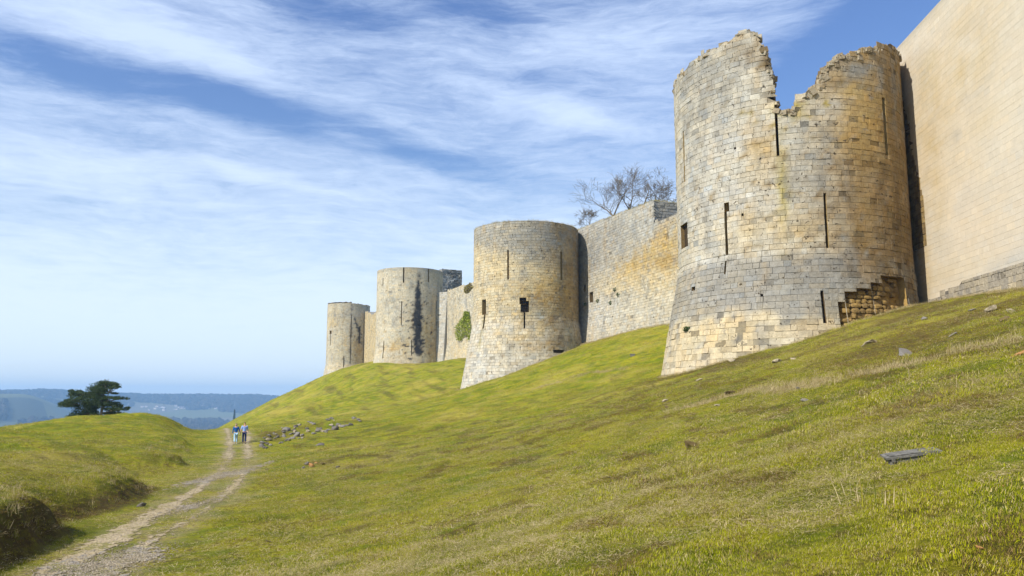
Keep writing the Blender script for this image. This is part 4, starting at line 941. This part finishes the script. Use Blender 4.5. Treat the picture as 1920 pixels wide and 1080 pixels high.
for i in range(5):
    u, z = W23.hit(866+3*i, 634); u2, z2 = W23.hit(872+2*i, 590+4*i); mb.tube([W23.P(u, z, 0.06), W23.P((u+u2)/2+0.4, (z+z2)/2, 0.1), W23.P(u2, z2, 0.06)], [0.06, 0.045, 0.02], 5)
mb.build('stem', m_bark, g)
def bush(name, label, cat, W, px, py, ru, rz, n_, ls, m, seed, group=None, depth=0.5):
    rng = random.Random(seed); u0, z0 = W.hit(px, py); g = empty(name, W.P(u0, z0, 0)); tag(g, label, cat, group); mb = MB()
    for _ in range(n_):
        a = rng.uniform(0, 6.28); r = math.sqrt(rng.random()); k = 0.7+0.5*float(vnoise(a*1.5, seed, 2))
        leaf(mb, W.P(u0+ru*r*k*math.cos(a), z0+rz*r*k*math.sin(a), rng.uniform(0, depth)*(1.1-r)), ls*rng.uniform(0.6, 1.3), rng)
    mb.build('foliage', m, g); mb = MB()
    mb.tube([W.P(u0, z0-rz*0.5, -0.1), W.P(u0, z0, depth*0.5), W.P(u0+ru*0.3, z0+rz*0.5, depth*0.6)], [0.03, 0.02, 0.008], 5); mb.build('stem', m_bark, g)
bush('shrub', 'olive brown shrub growing on the curtain wall top just left of the second tower', 'shrub', W23, 879, 540, 3.4, 1.15, 500, 0.34, m_shrub, 3, depth=1.2)
bush('wall_plant', 'dark green weed tuft on the foot of the biggest tower', 'plant', T1, 1288, 617, 0.42, 0.22, 260, 0.10, m_weed, 4)
bush('wall_plant', 'small dark plant in the corner right of the barred window tower', 'plant', W12, 1079, 577, 0.7, 0.35, 90, 0.22, m_weed, 5)
for i, (px, py) in enumerate([(1098, 570), (1121, 564), (1153, 543), (1145, 567), (1159, 552)]):
    bush('wall_plant', ['tiny weed low on the curtain wall near the barred window tower', 'tiny weed just right of the small curtain wall window', 'highest dark tuft halfway along the curtain wall', 'lowest tiny weed in the middle of the curtain wall', 'rightmost tiny tuft on the curtain wall'][i], 'plant', W12, px, py, 0.55, 0.32, 50, 0.2, m_weed, 20+i)

# ------------------------------------------------------------------ trees
def bare_tree(name, label, base, h, seed, lean=(0, 0), spread=0.75, group=None):
    rng = random.Random(seed); g = empty(name, base); tag(g, label, 'tree', group); tr = MB(); br = MB()
    def grow_(p, d, ln, r, lv):
        pts = [p]; rad_ = [r]; q = d.copy(); k = 4
        for i in range(k):
            q = (q+Vector((rng.gauss(0, .16), rng.gauss(0, .16), rng.gauss(0.04, .12)))).normalized(); p = p+q*ln/k; pts.append(p); rad_.append(max(0.016, r*(1-0.42*(i+1)/k)))
        (tr if lv == 0 else br).tube(pts, rad_, 6 if lv < 3 else 3)
        if lv >= 6: return
        nc = 3 if lv < 4 else rng.choice((2, 3, 3))
        for c in range(nc):
            a = rng.uniform(0, 6.28); sd_ = q.orthogonal().normalized(); sd_.rotate(Matrix.Rotation(a, 3, q))
            nd = (q*1.0+sd_*spread*rng.uniform(0.6, 1.35)+Vector((0, 0, 0.10))).normalized()
            st = pts[-1] if c == 0 or lv == 0 else pts[rng.choice((2, 3, 4))]
            grow_(st, nd, ln*rng.uniform(0.66, 0.86), rad_[-1]*0.78, lv+1)
    grow_(Vector(base), Vector((lean[0], lean[1], 1)).normalized(), h*0.21, h*0.018, 0)
    tr.build('trunk', m_bark, g); br.build('crown', m_bark, g)
tb = lambda px, py, d: tuple(at(px, py, d))
GT = 'bare trees behind the curtain wall'
bare_tree('bare_tree', 'largest leafless tree behind the curtain wall, its trunk by the wall corner', tb(1196, 415, 128), 15.5, 3, (0.1, 0), 0.95, GT)
bare_tree('bare_tree', 'leafless tree behind the middle of the curtain wall, left of the largest one', tb(1155, 440, 136), 18, 8, (-0.35, 0), 0.7, GT)
bare_tree('bare_tree', 'leafless tree partly hidden by the biggest tower', tb(1250, 420, 130), 15, 12, (0.0, 0), 0.95, GT)
bare_tree('bare_tree', 'thin leafless tree in the gap between the two biggest bare trees', tb(1176, 430, 140), 16, 21, (0.15, 0), 0.9, GT)
bare_tree('bare_tree', 'low leafless shrub like tree beside the top of the second tower', tb(1112, 450, 150), 9.5, 15, (-0.2, 0), 0.85, GT)

# the dark pine beyond the mound
PD = 118; ox, oy = 90, 700
def pz(zx, zy, dy=0.0): return Vector(at(ox+zx/10.8, oy+zy/10.8, PD))+Vector((0, dy, 0))
base = pz(1000, 1000); base.z = hgt(base.x, base.y)-0.1
g = empty('pine_tree', base); tag(g, 'dark green spreading pine standing behind the grassy mound', 'tree')
pads = [(240,640,450,620,.5),(420,450,660,420,.55),(435,360,600,410,.35),(790,320,1100,350,.6),(900,240,1400,240,.65),(1150,190,1380,230,.3),(1360,310,1470,275,.25),(1260,500,1650,520,.28),(1250,600,1480,680,.4),(1400,715,1620,740,.22),(1610,715,1630,700,.1),
        (450,830,800,810,.65),(520,880,760,890,.45),(1150,830,1500,830,.35),(480,560,800,520,.5),(560,700,950,690,.7),(1000,610,1350,650,.45),(700,450,1100,430,.75),(850,560,1000,580,.6),(1000,330,1250,350,.5),(380,610,600,640,.6),(700,620,900,640,.7),(950,480,1200,520,.55),(850,760,1000,830,.6),(1180,720,1450,760,.3),(1250,400,1380,420,.12),(1150,560,1200,640,.4)]
mb = MB(); lb = MB(); rng = random.Random(5)
tops = []
trk1 = [pz(1085, 1010, 0), pz(1080, 800, 0), pz(1110, 560, 0.1), pz(1130, 380, 0), pz(1180, 230, 0)]
trk2 = [pz(830, 1010, 0.4), pz(860, 780, 0.3), pz(820, 600, 0.2), pz(760, 420, 0)]
trk3 = [pz(1080, 800, 0), pz(1190, 560, -0.1), pz(1235, 380, 0)]
tm = MB()
for tr_, r0 in ((trk1, .22), (trk2, .18), (trk3, .13)): tr_[0].z = min(tr_[0].z, base.z) if tr_ is not trk3 else tr_[0].z; tm.tube(tr_, [r0*(1-0.75*i/(len(tr_)-1)) for i in range(len(tr_))], 7)
tm.build('trunk', m_bark, g)
alltr = [p for t_ in (trk1, trk2, trk3) for p in t_]
for (x0, y0, x1, y1, th) in pads:
    for rep in range(3):
        dy = rng.uniform(-2.2, 2.2) if rep else rng.uniform(-0.4, 0.4); sh = rng.uniform(0.6, 0.95) if rep else 1.0
        cx = (x0+x1)/2*(1-(1-sh)*0.5)+900*(1-sh)*0.5; hw = (x1-x0)/2*sh
        a, b = pz(cx-hw, y0, dy), pz(cx+hw, y1, dy*0.8); mid_ = (a+b)/2
        nr = min(alltr, key=lambda q: (q-mid_).length+abs(q.z-mid_.z+0.5))
        lb.tube([nr, nr*0.5+mid_*0.5+Vector((0, 0, -0.12)), mid_, b if (b-nr).length > (a-nr).length else a], [.07, .05, .035, .01], 5)
        nn = int(60+120*(b-a).length*th)
        for i in range(nn):
            t = rng.random(); env = (0.35+0.65*math.sin(math.pi*min(1, max(0, t*0.9+0.05))))
            bump_ = 0.6+0.7*float(vnoise(t*9+rep*3, x0*0.1, 3))
            p = a*(1-t)+b*t+Vector((rng.gauss(0, .10), rng.gauss(0, .45*th+0.1), rng.uniform(-0.8, 0.95)*th*env*bump_))
            # needle tuft: three thin blades pointing up and out
            for _ in range(3):
                d = Vector((rng.gauss(0, .6), rng.gauss(0, .6), rng.uniform(0.1, 1))).normalized()*rng.uniform(.13, .30); s_ = d.orthogonal().normalized()*0.04
                mb.add([p-s_, p+s_, p+d], [(0, 1, 2)])
mb.build('crown', m_pine, g); lb.build('limbs', m_bark, g)

# distant slim tree in the valley gap
pt = Vector(at(440, 791, 1500)); pt.z = hgt(pt.x, pt.y) if hgt(pt.x, pt.y) > -200 else pt.z
# ------------------------------------------------------------------ rocks
def rock_mesh(seed, flat=1.0):
    import bmesh
    bm = bmesh.new(); bmesh.ops.create_icosphere(bm, subdivisions=3, radius=0.5); rng = random.Random(seed); o = Vector((rng.random()*50, rng.random()*50, 3))
    planes = [(Vector((rng.gauss(0, 1), rng.gauss(0, 1), rng.gauss(0, 1))).normalized(), rng.uniform(0.27, 0.44)) for _ in range(11)]
    for v in bm.verts:
        for nn, dd in planes:
            e = v.co.dot(nn)-dd
            if e > 0: v.co -= nn*e*0.9
        v.co *= 1+0.16*mnoise.noise(v.co*4+o); v.co.z *= 0.72*flat; v.co.x *= 1.15
    me = bpy.data.meshes.new('rock'); bm.to_mesh(me); bm.free()
    ca = me.color_attributes.new('Col', 'FLOAT_COLOR', 'POINT'); return me
def colored(me, c):
    m2 = me.copy(); arr = np.ones((len(m2.vertices), 4), np.float32); arr[:, :3] = c; m2.color_attributes['Col'].data.foreach_set('color', arr.ravel()); m2.materials.clear(); m2.materials.append(m_rock); return m2
protos = [rock_mesh(i, f) for i, f in enumerate((1, 1, 0.8, 1.1, 0.6, 0.9))]
rk = {k: [colored(p, c) for p in protos] for k, c in {'grey': (0.19, 0.175, 0.155), 'pale': (0.33, 0.28, 0.19), 'dark': (0.14, 0.125, 0.105), 'orange': (0.36, 0.19, 0.07), 'turf': (0.15, 0.11, 0.05)}.items()}
def rock(px, py, wpx, kind, label, group, seed, flat=1.0, name='rock', cat='rock', sink=0.3):
    rng = random.Random(seed); p = hit(px, py+wpx*0.25); s = wpx/FPX*p.length*1.6
    o = link(name, rng.choice(rk[kind])); tag(o, label, cat, group)
    o.scale = (s, s*rng.uniform(.7, 1.1), s*flat*rng.uniform(.8, 1.15)); o.rotation_euler = (rng.gauss(0, .3), rng.gauss(0, .3), rng.uniform(0, 6.28)); o.location = (p.x, p.y, p.z+s*flat*0.36*(0.7-sink))
    return o
rub = [(100,540,60),(95,600,60),(150,625,55),(200,490,60),(240,490,40),(225,420,40),(140,460,30),(370,440,50),(447,295,35),(515,320,95),(470,430,55),(470,365,40),(400,550,40),(560,480,50),(620,465,55),(640,340,50),(690,415,78),(670,265,50),(740,240,40),(590,390,35),(780,415,50),(790,460,25),(860,300,40),(880,350,50),(890,190,40),(970,220,40),(975,385,55),(1060,330,75),(1125,350,45),(1180,355,50),(1230,320,45),(1210,155,50),(1280,125,35),(1270,240,50),(1335,300,80),(1390,235,62),(1465,265,55),(1535,250,42),(1600,235,58),(1640,120,35),(1720,150,35),(1760,178,28),(500,505,28),(240,580,30),(300,375,22),(545,500,30),(720,470,30),(1030,290,25),(1320,170,28),(650,380,30),(310,470,28),(180,555,35)]
GR = 'rubble stones lying in a band on the slope'
special = {(100,540,60): 'leftmost pale stone of the rubble band on the slope beside the path', (150,625,55): 'lowest stone of the rubble band, at its left end nearest the path', (515,320,95): 'largest grey stone standing above the left half of the rubble band', (1600,235,58): 'dark stone at the far right end of the lower rubble row', (1060,330,75): 'big rounded grey stone in the middle of the rubble band', (1210,155,50): 'upper right grey stone above the rubble band', (690,415,78): 'big grey block in the thick of the left rubble', (1335,300,80): 'long dark stone in the right rubble row', (1760,178,28): 'rightmost small stone of the rubble band'}
for i, r in enumerate(rub):
    k = ['grey', 'grey', 'dark', 'pale', 'grey'][i % 5] if r not in ((1600,235,58), (1335,300,80), (1390,235,62)) else 'dark'
    rock(480+r[0]/9, 770+r[1]/9, r[2]/9, k, special.get(r, 'grey weathered stone among the other stones of the rubble band on the slope'), GR, 300+i)
rf = random.Random(77)
for i in range(95):
    a = rf.choice(rub[:46]); b = min((q for q in rub if q is not a), key=lambda q: (q[0]-a[0])**2+(q[1]-a[1])**2+rf.uniform(0, 9000)); t = rf.random()
    rock(480+(a[0]*(1-t)+b[0]*t+rf.gauss(0, 9))/9, 770+(a[1]*(1-t)+b[1]*t+rf.gauss(0, 5))/9, rf.uniform(16, 42)/9, rf.choice(('grey', 'dark', 'grey', 'pale')), 'grey weathered stone among the other stones of the rubble band on the slope', GR, 700+i)
for i, (x0, y0, w0, k, lb_) in enumerate([(860,890,55,'dark','dark stone leaning at the top of the small orange stone cluster on the slope'),(935,930,68,'orange','orange stone on the slope below the rubble band'),(800,965,36,'grey','grey stone at the left of the small orange cluster'),(1012,882,34,'orange','small orange stone right of the cluster'),(1380,955,48,'dark','lone dark stone right of the orange stone cluster'),(180,990,36,'dark','lone dark stone near the path below the rubble'),(1130,900,35,'turf','brown clod right of the orange stones'),(1080,565,90,'dark','long low stone under the rubble band'),(90,350,18,'dark','tiny dark stone on the turf by the path')]):
    rock(480+x0/9, 770+y0/9, w0/9, k, lb_, None, 400+i, 0.5 if i == 7 else 1)
for i, (px, py, w0, k, fl, lb_) in enumerate([(1858,580,13,'pale',.8,'pale stone high on the slope under the restored wall'),(1898,584,12,'pale',.8,'pale stone at the right edge under the restored wall'),(1787,627,9,'grey',.7,'grey stone in the brown turf right of the biggest tower'),(1733,598,9,'grey',.9,'small grey stone below the foot of the restored wall'),(1700,661,24,'grey',.4,'long pale stone half buried in the slope below the biggest tower'),(1884,598,11,'turf',.8,'brown stone under the right pale stone'),(1908,664,18,'orange',.4,'flat rusty stone at the right edge of the slope'),(1632,641,18,'pale',.35,'flat pale stone near the foot of the biggest tower'),(1823,580,8,'grey',.6,'grey green stone below the old courses'),
      (1373,675,9,'pale',.7,'small pale stone touching the tower foot at its left'),(1457,676,12,'pale',.7,'pale stone just below the middle of the tower foot'),(1346,760,7,'pale',.7,'tiny pale stone on the mid slope'),(1369,736,14,'turf',.6,'brown clod on the mid slope below the tower'),(1488,673,7,'pale',.7,'tiny stone right of the pale one below the tower foot'),(1313,711,10,'pale',.5,'pale stone left on the slope below the tower corner'),(1498,728,7,'dark',.7,'tiny dark clod in the grass below the tower'),
      (1297,836,22,'turf',.5,'brown molehill on the middle of the grassy slope'),(1247,751,7,'pale',.7,'small white stone on the grass left of the tower'),(1251,763,7,'turf',.8,'small brown stone beside the white one'),(1510,749,13,'grey',.5,'grey stone on the grass right of centre'),(1345,759,7,'pale',.6,'little pale pebble on the grass'),(1838,1027,9,'orange',.7,'orange brown pebble in the bottom right grass'),(1884,912,6,'orange',.6,'tiny orange pebble near the right edge'),
      (265,947,10,'dark',.9,'dark clod at the foot of the eroded bank beside the path'),(184,1058,4,'dark',.9,'small dark stone on the gravel of the path'),(505,1014,9,'pale',.3,'flat pale stone in the grass right of the path'),(516,1059,11,'turf',.6,'dark clod in the grass at the bottom left of the slope')]):
    rock(px, py, w0, k, lb_, None, 500+i, fl)
_cnt = {}
for o in [q for q in bpy.data.objects if q.get('group') == GR and q['label'].startswith('grey weathered stone')]:
    col_ = {0: 'grey', 1: 'dark', 2: 'pale'}[0 if o.data in rk['grey'] else 1 if o.data in rk['dark'] else 2]; v = Vector(o.location); pxx = 960+FPX*v.x/v.y; sz = 'small' if o.scale.x < 0.42 else 'middling' if o.scale.x < 0.62 else 'large'
    sec = 'far left end' if pxx < 505 else 'left part' if pxx < 535 else 'left of the middle' if pxx < 565 else 'middle' if pxx < 595 else 'right part' if pxx < 635 else 'far right end'
    o['label'] = f'{sz} {col_} stone in the {sec} of the rubble band on the slope'.replace('in the left of the middle', 'just left of the middle')
# weathered slab near the camera and small box farther up
m_slab, n = mat('grey weathered slab'); ps = n.n('ShaderNodeNewGeometry').outputs['Position']
nz = n.noise(ps, 14, 5, 0.7); n.out(n.bsdf(n.mix(n.ss(nz, 0.35, 0.65), (0.09, 0.088, 0.078), (0.20, 0.19, 0.165)), 0.6, n.bump(nz, 0.5, 0.01), 0.1))
p = hit(1708, 860)-Vector((0, 0, 0.012)); g = empty('ground_slab', p); tag(g, 'weathered grey flat slab box half sunk in the grass at the lower right', 'slab')
Rm = Matrix.Rotation(R(-12), 3, 'Z')@Matrix.Rotation(R(-9), 3, 'Y')@Matrix.Rotation(R(4), 3, 'X')
mb = MB(); mb.box(p+Vector((0, 0, 0.066)), (0.27, 0.15, 0.010), M=Rm); mb.box(p+Rm@Vector((-0.02, 0.0, 0.0825)), (0.20, 0.11, 0.004), M=Rm); lid = mb.build('lid', m_slab, g)
mb = MB(); mb.box(p+Vector((0, 0, 0.0))-Vector((0.01, 0, 0)), (0.225, 0.125, 0.052), M=Rm); mb.build('housing', m_slab, g)
for s_ in (-1, 1):
    mb = MB(); mb.box(p+Rm@Vector((s_*0.2, -0.135, 0.045)), (0.018, 0.012, 0.022), M=Rm); mb.build('bracket', m_slab, g)
p = hit(1186, 668); g = empty('ground_light', p); tag(g, 'small dark box light standing in the grass between the two nearest towers', 'light')
mb = MB(); mb.box(p+Vector((0, 0, 0.22)), (0.30, 0.18, 0.05), -0.2); mb.build('lid', m_slab, g)
mb = MB(); mb.box(p+Vector((0, 0, 0.08)), (0.24, 0.14, 0.12), -0.2); mb.build('housing', m_slab, g)

# ------------------------------------------------------------------ people
def flat(name, c, r=0.8):
    m, n = mat(name); ps = n.n('ShaderNodeNewGeometry').outputs['Position']
    n.out(n.bsdf(n.mix(n.noise(ps, 12, 3), tuple(0.85*k for k in c), tuple(1.12*k for k in c)), r)); return m
m_skin = flat('skin', (0.50, 0.30, 0.20), 0.6)
def skin(name, joints, edges, m, parent, sub=2):
    keys = list(joints); me = bpy.data.meshes.new(name)
    me.from_pydata([joints[k][0] for k in keys], [(keys.index(a), keys.index(b)) for a, b in edges], [])
    o = link(name, me, m, parent); md = o.modifiers.new('s', 'SKIN'); md.use_smooth_shade = True
    for i, k in enumerate(keys):
        v = me.skin_vertices[0].data[i]; r = joints[k][1]; v.radius = r if isinstance(r, tuple) else (r, r); v.use_root = (i == 0)
    o.modifiers.new('u', 'SUBSURF').levels = sub; o.modifiers['u'].render_levels = sub
    return o
def person(label, loc, rz, h, cols, hold, hair_long, stride):
    g = empty('person', loc); g.rotation_euler.z = rz; tag(g, label, 'person'); k = h/1.75
    S = lambda v: tuple(q*k for q in v)
    # y forward (walking direction), x to the walker's right
    st = stride; hx = hold   # side of the hand that is held
    def arm(s):
        if s == hx: return [(s*.19, 0, 1.42), (s*.27, -.02, 1.15), (s*.36, .04, .90)]
        return [(s*.19, 0, 1.42), (s*.25, -.04*st, 1.14), (s*.265, .08*st, .90)]
    J = {'pel': (S((0, 0, .95)), (.155*k, .11*k)), 'bel': (S((0, .0, 1.08)), (.135*k, .10*k)), 'che': (S((0, .01, 1.28)), (.165*k, .115*k)), 'sho': (S((0, 0, 1.42)), (.12*k, .09*k)), 'nk': (S((0, .01, 1.51)), .05*k), 'hd0': (S((0, .015, 1.58)), .075*k), 'hd1': (S((0, .015, 1.68)), .088*k), 'hd2': (S((0, .0, 1.74)), .06*k), 'nose': (S((0, .105, 1.63)), .014*k)}
    E = [('pel', 'bel'), ('bel', 'che'), ('che', 'sho'), ('sho', 'nk'), ('nk', 'hd0'), ('hd0', 'hd1'), ('hd1', 'hd2'), ('hd0', 'nose')]
    sl_ = {}; tr = {}; te = []
    for s, nm in ((-1, 'l'), (1, 'r')):
        a = arm(s); J[nm+'s'] = (S(a[0]), .055*k); J[nm+'e'] = (S(a[1]), .042*k); J[nm+'w'] = (S(a[2]), .030*k)
        hd = Vector(a[2])+Vector((s*.01, .01, -.07)); J[nm+'h'] = (S(hd), (.036*k, .020*k))
        E += [('sho', nm+'s'), (nm+'s', nm+'e'), (nm+'e', nm+'w'), (nm+'w', nm+'h')]
        for f_ in range(4):
            y_ = (f_-1.5)*.019; L_ = (.060, .075, .070, .055)[f_]
            J[f'{nm}f{f_}a'] = (S(hd+Vector((0, y_, -.045))), .0095*k); J[f'{nm}f{f_}b'] = (S(hd+Vector((-s*.012, y_, -.045-L_))), .008*k)
            E += [(nm+'h', f'{nm}f{f_}a'), (f'{nm}f{f_}a', f'{nm}f{f_}b')]
        J[nm+'t'] = (S(hd+Vector((0, .055, -.030))), .009*k); E += [(nm+'h', nm+'t')]
        fw = s*st; hip = (s*.09, 0, .88); kn = (s*.095, .10*fw+.05, .49); an = (s*.09, .20*fw-.03, .09+(.05 if fw < 0 else 0)); to = (s*.10, .20*fw+.13, .035)
        J[nm+'hp'] = (S(hip), .088*k); J[nm+'k'] = (S(kn), .058*k); J[nm+'a'] = (S(an), .038*k); J[nm+'to'] = (S(to), .032*k)
        E += [('pel', nm+'hp'), (nm+'hp', nm+'k'), (nm+'k', nm+'a'), (nm+'a', nm+'to')]
    skin('body', J, E, m_skin, g)
    up = lambda r, f: (r[0]*f, r[1]*f) if isinstance(r, tuple) else r*f
    T = {q: (J[q][0], up(J[q][1], 1.14)) for q in ('pel', 'bel', 'che', 'sho')}
    for nm in 'lr':
        for q in 'se': T[nm+q] = (J[nm+q][0], J[nm+q][1]*1.35)
        if cols['long']: T[nm+'w'] = (J[nm+'w'][0], J[nm+'w'][1]*1.4)
    TE = [e for e in E if e[0] in T and e[1] in T]; skin(cols['topname'], T, TE, cols['top'], g)
    Tr = {'pel': (J['pel'][0], up(J['pel'][1], 1.12))}
    for nm in 'lr':
        Tr[nm+'hp'] = (J[nm+'hp'][0], .098*k); Tr[nm+'k'] = (J[nm+'k'][0], .078*k); a = Vector(J[nm+'a'][0]); Tr[nm+'a'] = (tuple(a+Vector((0, 0, .02))), .068*k)
    skin('trousers', Tr, [e for e in E if e[0] in Tr and e[1] in Tr], cols['leg'], g)
    for nm in 'lr':
        a = Vector(J[nm+'a'][0]); t = Vector(J[nm+'to'][0]); skin('shoe', {'a': (tuple(a+Vector((0, -.04, -.045))), .042*k), 'b': (tuple(t), .045*k), 'c': (tuple(t+Vector((0, .06, -.003))), .034*k)}, [('a', 'b'), ('b', 'c')], cols['shoe'], g, 1)
    H = {'a': (S((0, -.015, 1.66)), .098*k), 'b': (S((0, -.01, 1.74)), .082*k)}; HE = [('a', 'b')]
    if hair_long: H['c'] = (S((0, -.05, 1.55)), .075*k); HE.append(('a', 'c'))
    skin('hair', H, HE, cols['hair'], g)
    return g
p1, p2 = hit(441.5, 832), hit(457.5, 832)
wd = Vector((rutL[1][0]-rutL[3][0], rutL[1][1]-rutL[3][1], 0)).normalized(); rz = math.atan2(-wd.x, wd.y)
person('woman in dark blue long sleeved top and pale blue trousers, walking away on the path', p1, rz, 1.66, {'top': flat('blue knit', (0.012, 0.10, 0.33)), 'leg': flat('pale jeans', (0.36, 0.55, 0.72)), 'shoe': flat('white shoes', (0.7, 0.66, 0.6)), 'hair': flat('ash blond hair', (0.40, 0.30, 0.20)), 'long': True, 'topname': 'sweater'}, 1, True, 1)
person('man in light blue shirt and navy trousers, walking away to the right of the woman', p2, rz, 1.76, {'top': flat('light blue shirt', (0.26, 0.38, 0.74)), 'leg': flat('navy trousers', (0.012, 0.022, 0.085)), 'shoe': flat('dark shoes', (0.03, 0.03, 0.04)), 'hair': flat('brown hair', (0.10, 0.065, 0.04)), 'long': False, 'topname': 'shirt'}, -1, False, -1)

# ------------------------------------------------------------------ valley: woods and village
m_wood, n = mat('bare winter woodland'); rnd = n.n('ShaderNodeObjectInfo').outputs['Random']; ps = n.n('ShaderNodeNewGeometry').outputs['Position']
wc = n.mix(rnd, (0.035, 0.035, 0.022), (0.10, 0.085, 0.06)); n.out(n.bsdf(wc, 0.95, n.bump(n.noise(ps, 0.5, 4, 0.7), 1.0, 3.0), 0.0))
def crown_blob(seed):
    import bmesh
    bm = bmesh.new(); bmesh.ops.create_icosphere(bm, subdivisions=3, radius=1.0); o = Vector((seed*7.1, 3, 1))
    for v in bm.verts:
        v.co *= 1+0.55*mnoise.noise(v.co*2.2+o)+0.35*mnoise.noise(v.co*6+o); v.co.z = v.co.z*1.1+0.9
    me = bpy.data.meshes.new('crown'); bm.to_mesh(me); bm.free(); me.materials.append(m_wood); return bpy.data.objects.new('crown', me)
nw = 42000; r = rg.uniform(1500, 6200, nw); a = np.radians(rg.uniform(-40, 4, nw)); x = r*np.sin(a); y = r*np.cos(a)
wood = fbm(x/420, y/260, 90, 4)
slope = (farz(x+20, y+40)-farz(x, y))
ok = (wood > 0.02) | (slope > 4) | (r > 4700)
vill = (r > 3150) & (r < 3950) & (np.degrees(a) > -27) & (np.degrees(a) < -13); ok &= ~(vill & (wood < 0.25))
x, y = x[ok], y[ok]
scatter('distant_woods', np.stack([x, y, farz(x, y)-1], -1), rg.uniform(5.5, 11, len(x)), np.zeros(len(x)), [crown_blob(k) for k in range(4)], 8, 0.1, kind='stuff')
m_plaster = flat('white plaster', (0.62, 0.59, 0.54)); m_roof = flat('grey slate roof', (0.20, 0.17, 0.17)); m_roof2 = flat('red tile roof', (0.30, 0.14, 0.10))
def house_proto():
    g = empty('house', (0, 0, 0)); mb = MB(); mb.box((0, 0, 2.8), (6, 4, 3.2)); mb.add([(-6, -4, 6), (-6, 4, 6), (-6, 0, 9)], [(0, 1, 2)]); mb.add([(6, -4, 6), (6, 4, 6), (6, 0, 9)], [(0, 1, 2)]); mb.build('wall', m_plaster, g)
    mb = MB(); mb.add([(-6.4, -4.4, 5.8), (6.4, -4.4, 5.8), (6.4, 0, 9.15), (-6.4, 0, 9.15), (-6.4, 4.4, 5.8), (6.4, 4.4, 5.8)], [(0, 1, 2, 3), (3, 2, 5, 4)]); rf = mb.build('roof', m_roof, g)
    return g
rh = random.Random(3)
proto = house_proto(); GH = 'houses of the distant village'
for i in range(40):
    px = rh.gauss(345, 38) if i < 24 else rh.uniform(225, 470); py = rh.gauss(765.5, 1.6) if i < 33 else rh.uniform(760, 772)
    d = pdir(px, py); ts = np.linspace(2400, 5200, 900); zz = d[2]*ts/d[1]-farz(d[0]*ts/d[1], ts); kk = np.where(zz < 0)[0]
    if not len(kk): continue
    t = ts[kk[0]]; o = proto if i == 0 else copy_tree(proto)
    o.location = (d[0]*t/d[1], t, float(farz(np.array([d[0]*t/d[1]]), np.array([t]))[0])); o.rotation_euler.z = rh.uniform(-0.6, 0.6); s = rh.uniform(0.6, 1.15); o.scale = (s, s, s)
    tag(o, 'tiny pale house at the '+('left end' if px < 290 else 'left side' if px < 325 else 'centre' if px < 365 else 'right side' if px < 410 else 'far right end')+' of the far village, '+('on its higher edge' if py < 764.5 else 'among its lower houses'), 'house', GH)
# slim dark conifer in the gap
yy = 1300; d = pdir(440, 768); zt_ = d[2]*yy/d[1]; d2 = pdir(440, 787); zb_ = d2[2]*yy/d2[1]; gz = float(height(np.array([d[0]*yy/d[1]]), np.array([float(yy)]))[0])
g = empty('conifer_tree', (d[0]*yy/d[1], yy, gz)); tag(g, 'tall slim dark conifer rising from the valley woods above the walking couple', 'tree')
mb = MB(); rng = random.Random(2); H = zt_-gz; x0 = g.location.x
for i in range(2600):
    t = rng.random()**1.2; a = rng.uniform(0, 6.28); rr_ = (0.3+4.6*(1-t)**0.7*min(1, 6*t))*math.sqrt(rng.random()); leaf(mb, (x0+rr_*math.cos(a), yy+rr_*math.sin(a), gz+H*t), 2.2, rng)
mb.build('crown', m_pine, g); mb = MB(); mb.tube([(x0, yy, gz-1), (x0, yy, gz+H*0.9)], [0.9, 0.1], 6); mb.build('trunk', m_bark, g)

# ------------------------------------------------------------------ haze
m_haze, n = mat('valley haze')
v = n.n('ShaderNodeVolumePrincipled'); v.inputs['Color'].default_value = (0.36, 0.64, 1.0, 1); v.inputs['Density'].default_value = 0.00020; v.inputs['Anisotropy'].default_value = 0.0
n.out(None, v.outputs[0])
mb = MB(); mb.box((0, 0, 0), (6800, 6800, 1)); o = mb.build('haze', m_haze, kind='stuff')
for vtx in o.data.vertices: vtx.co.z = -150 if vtx.co.z < 0 else 105
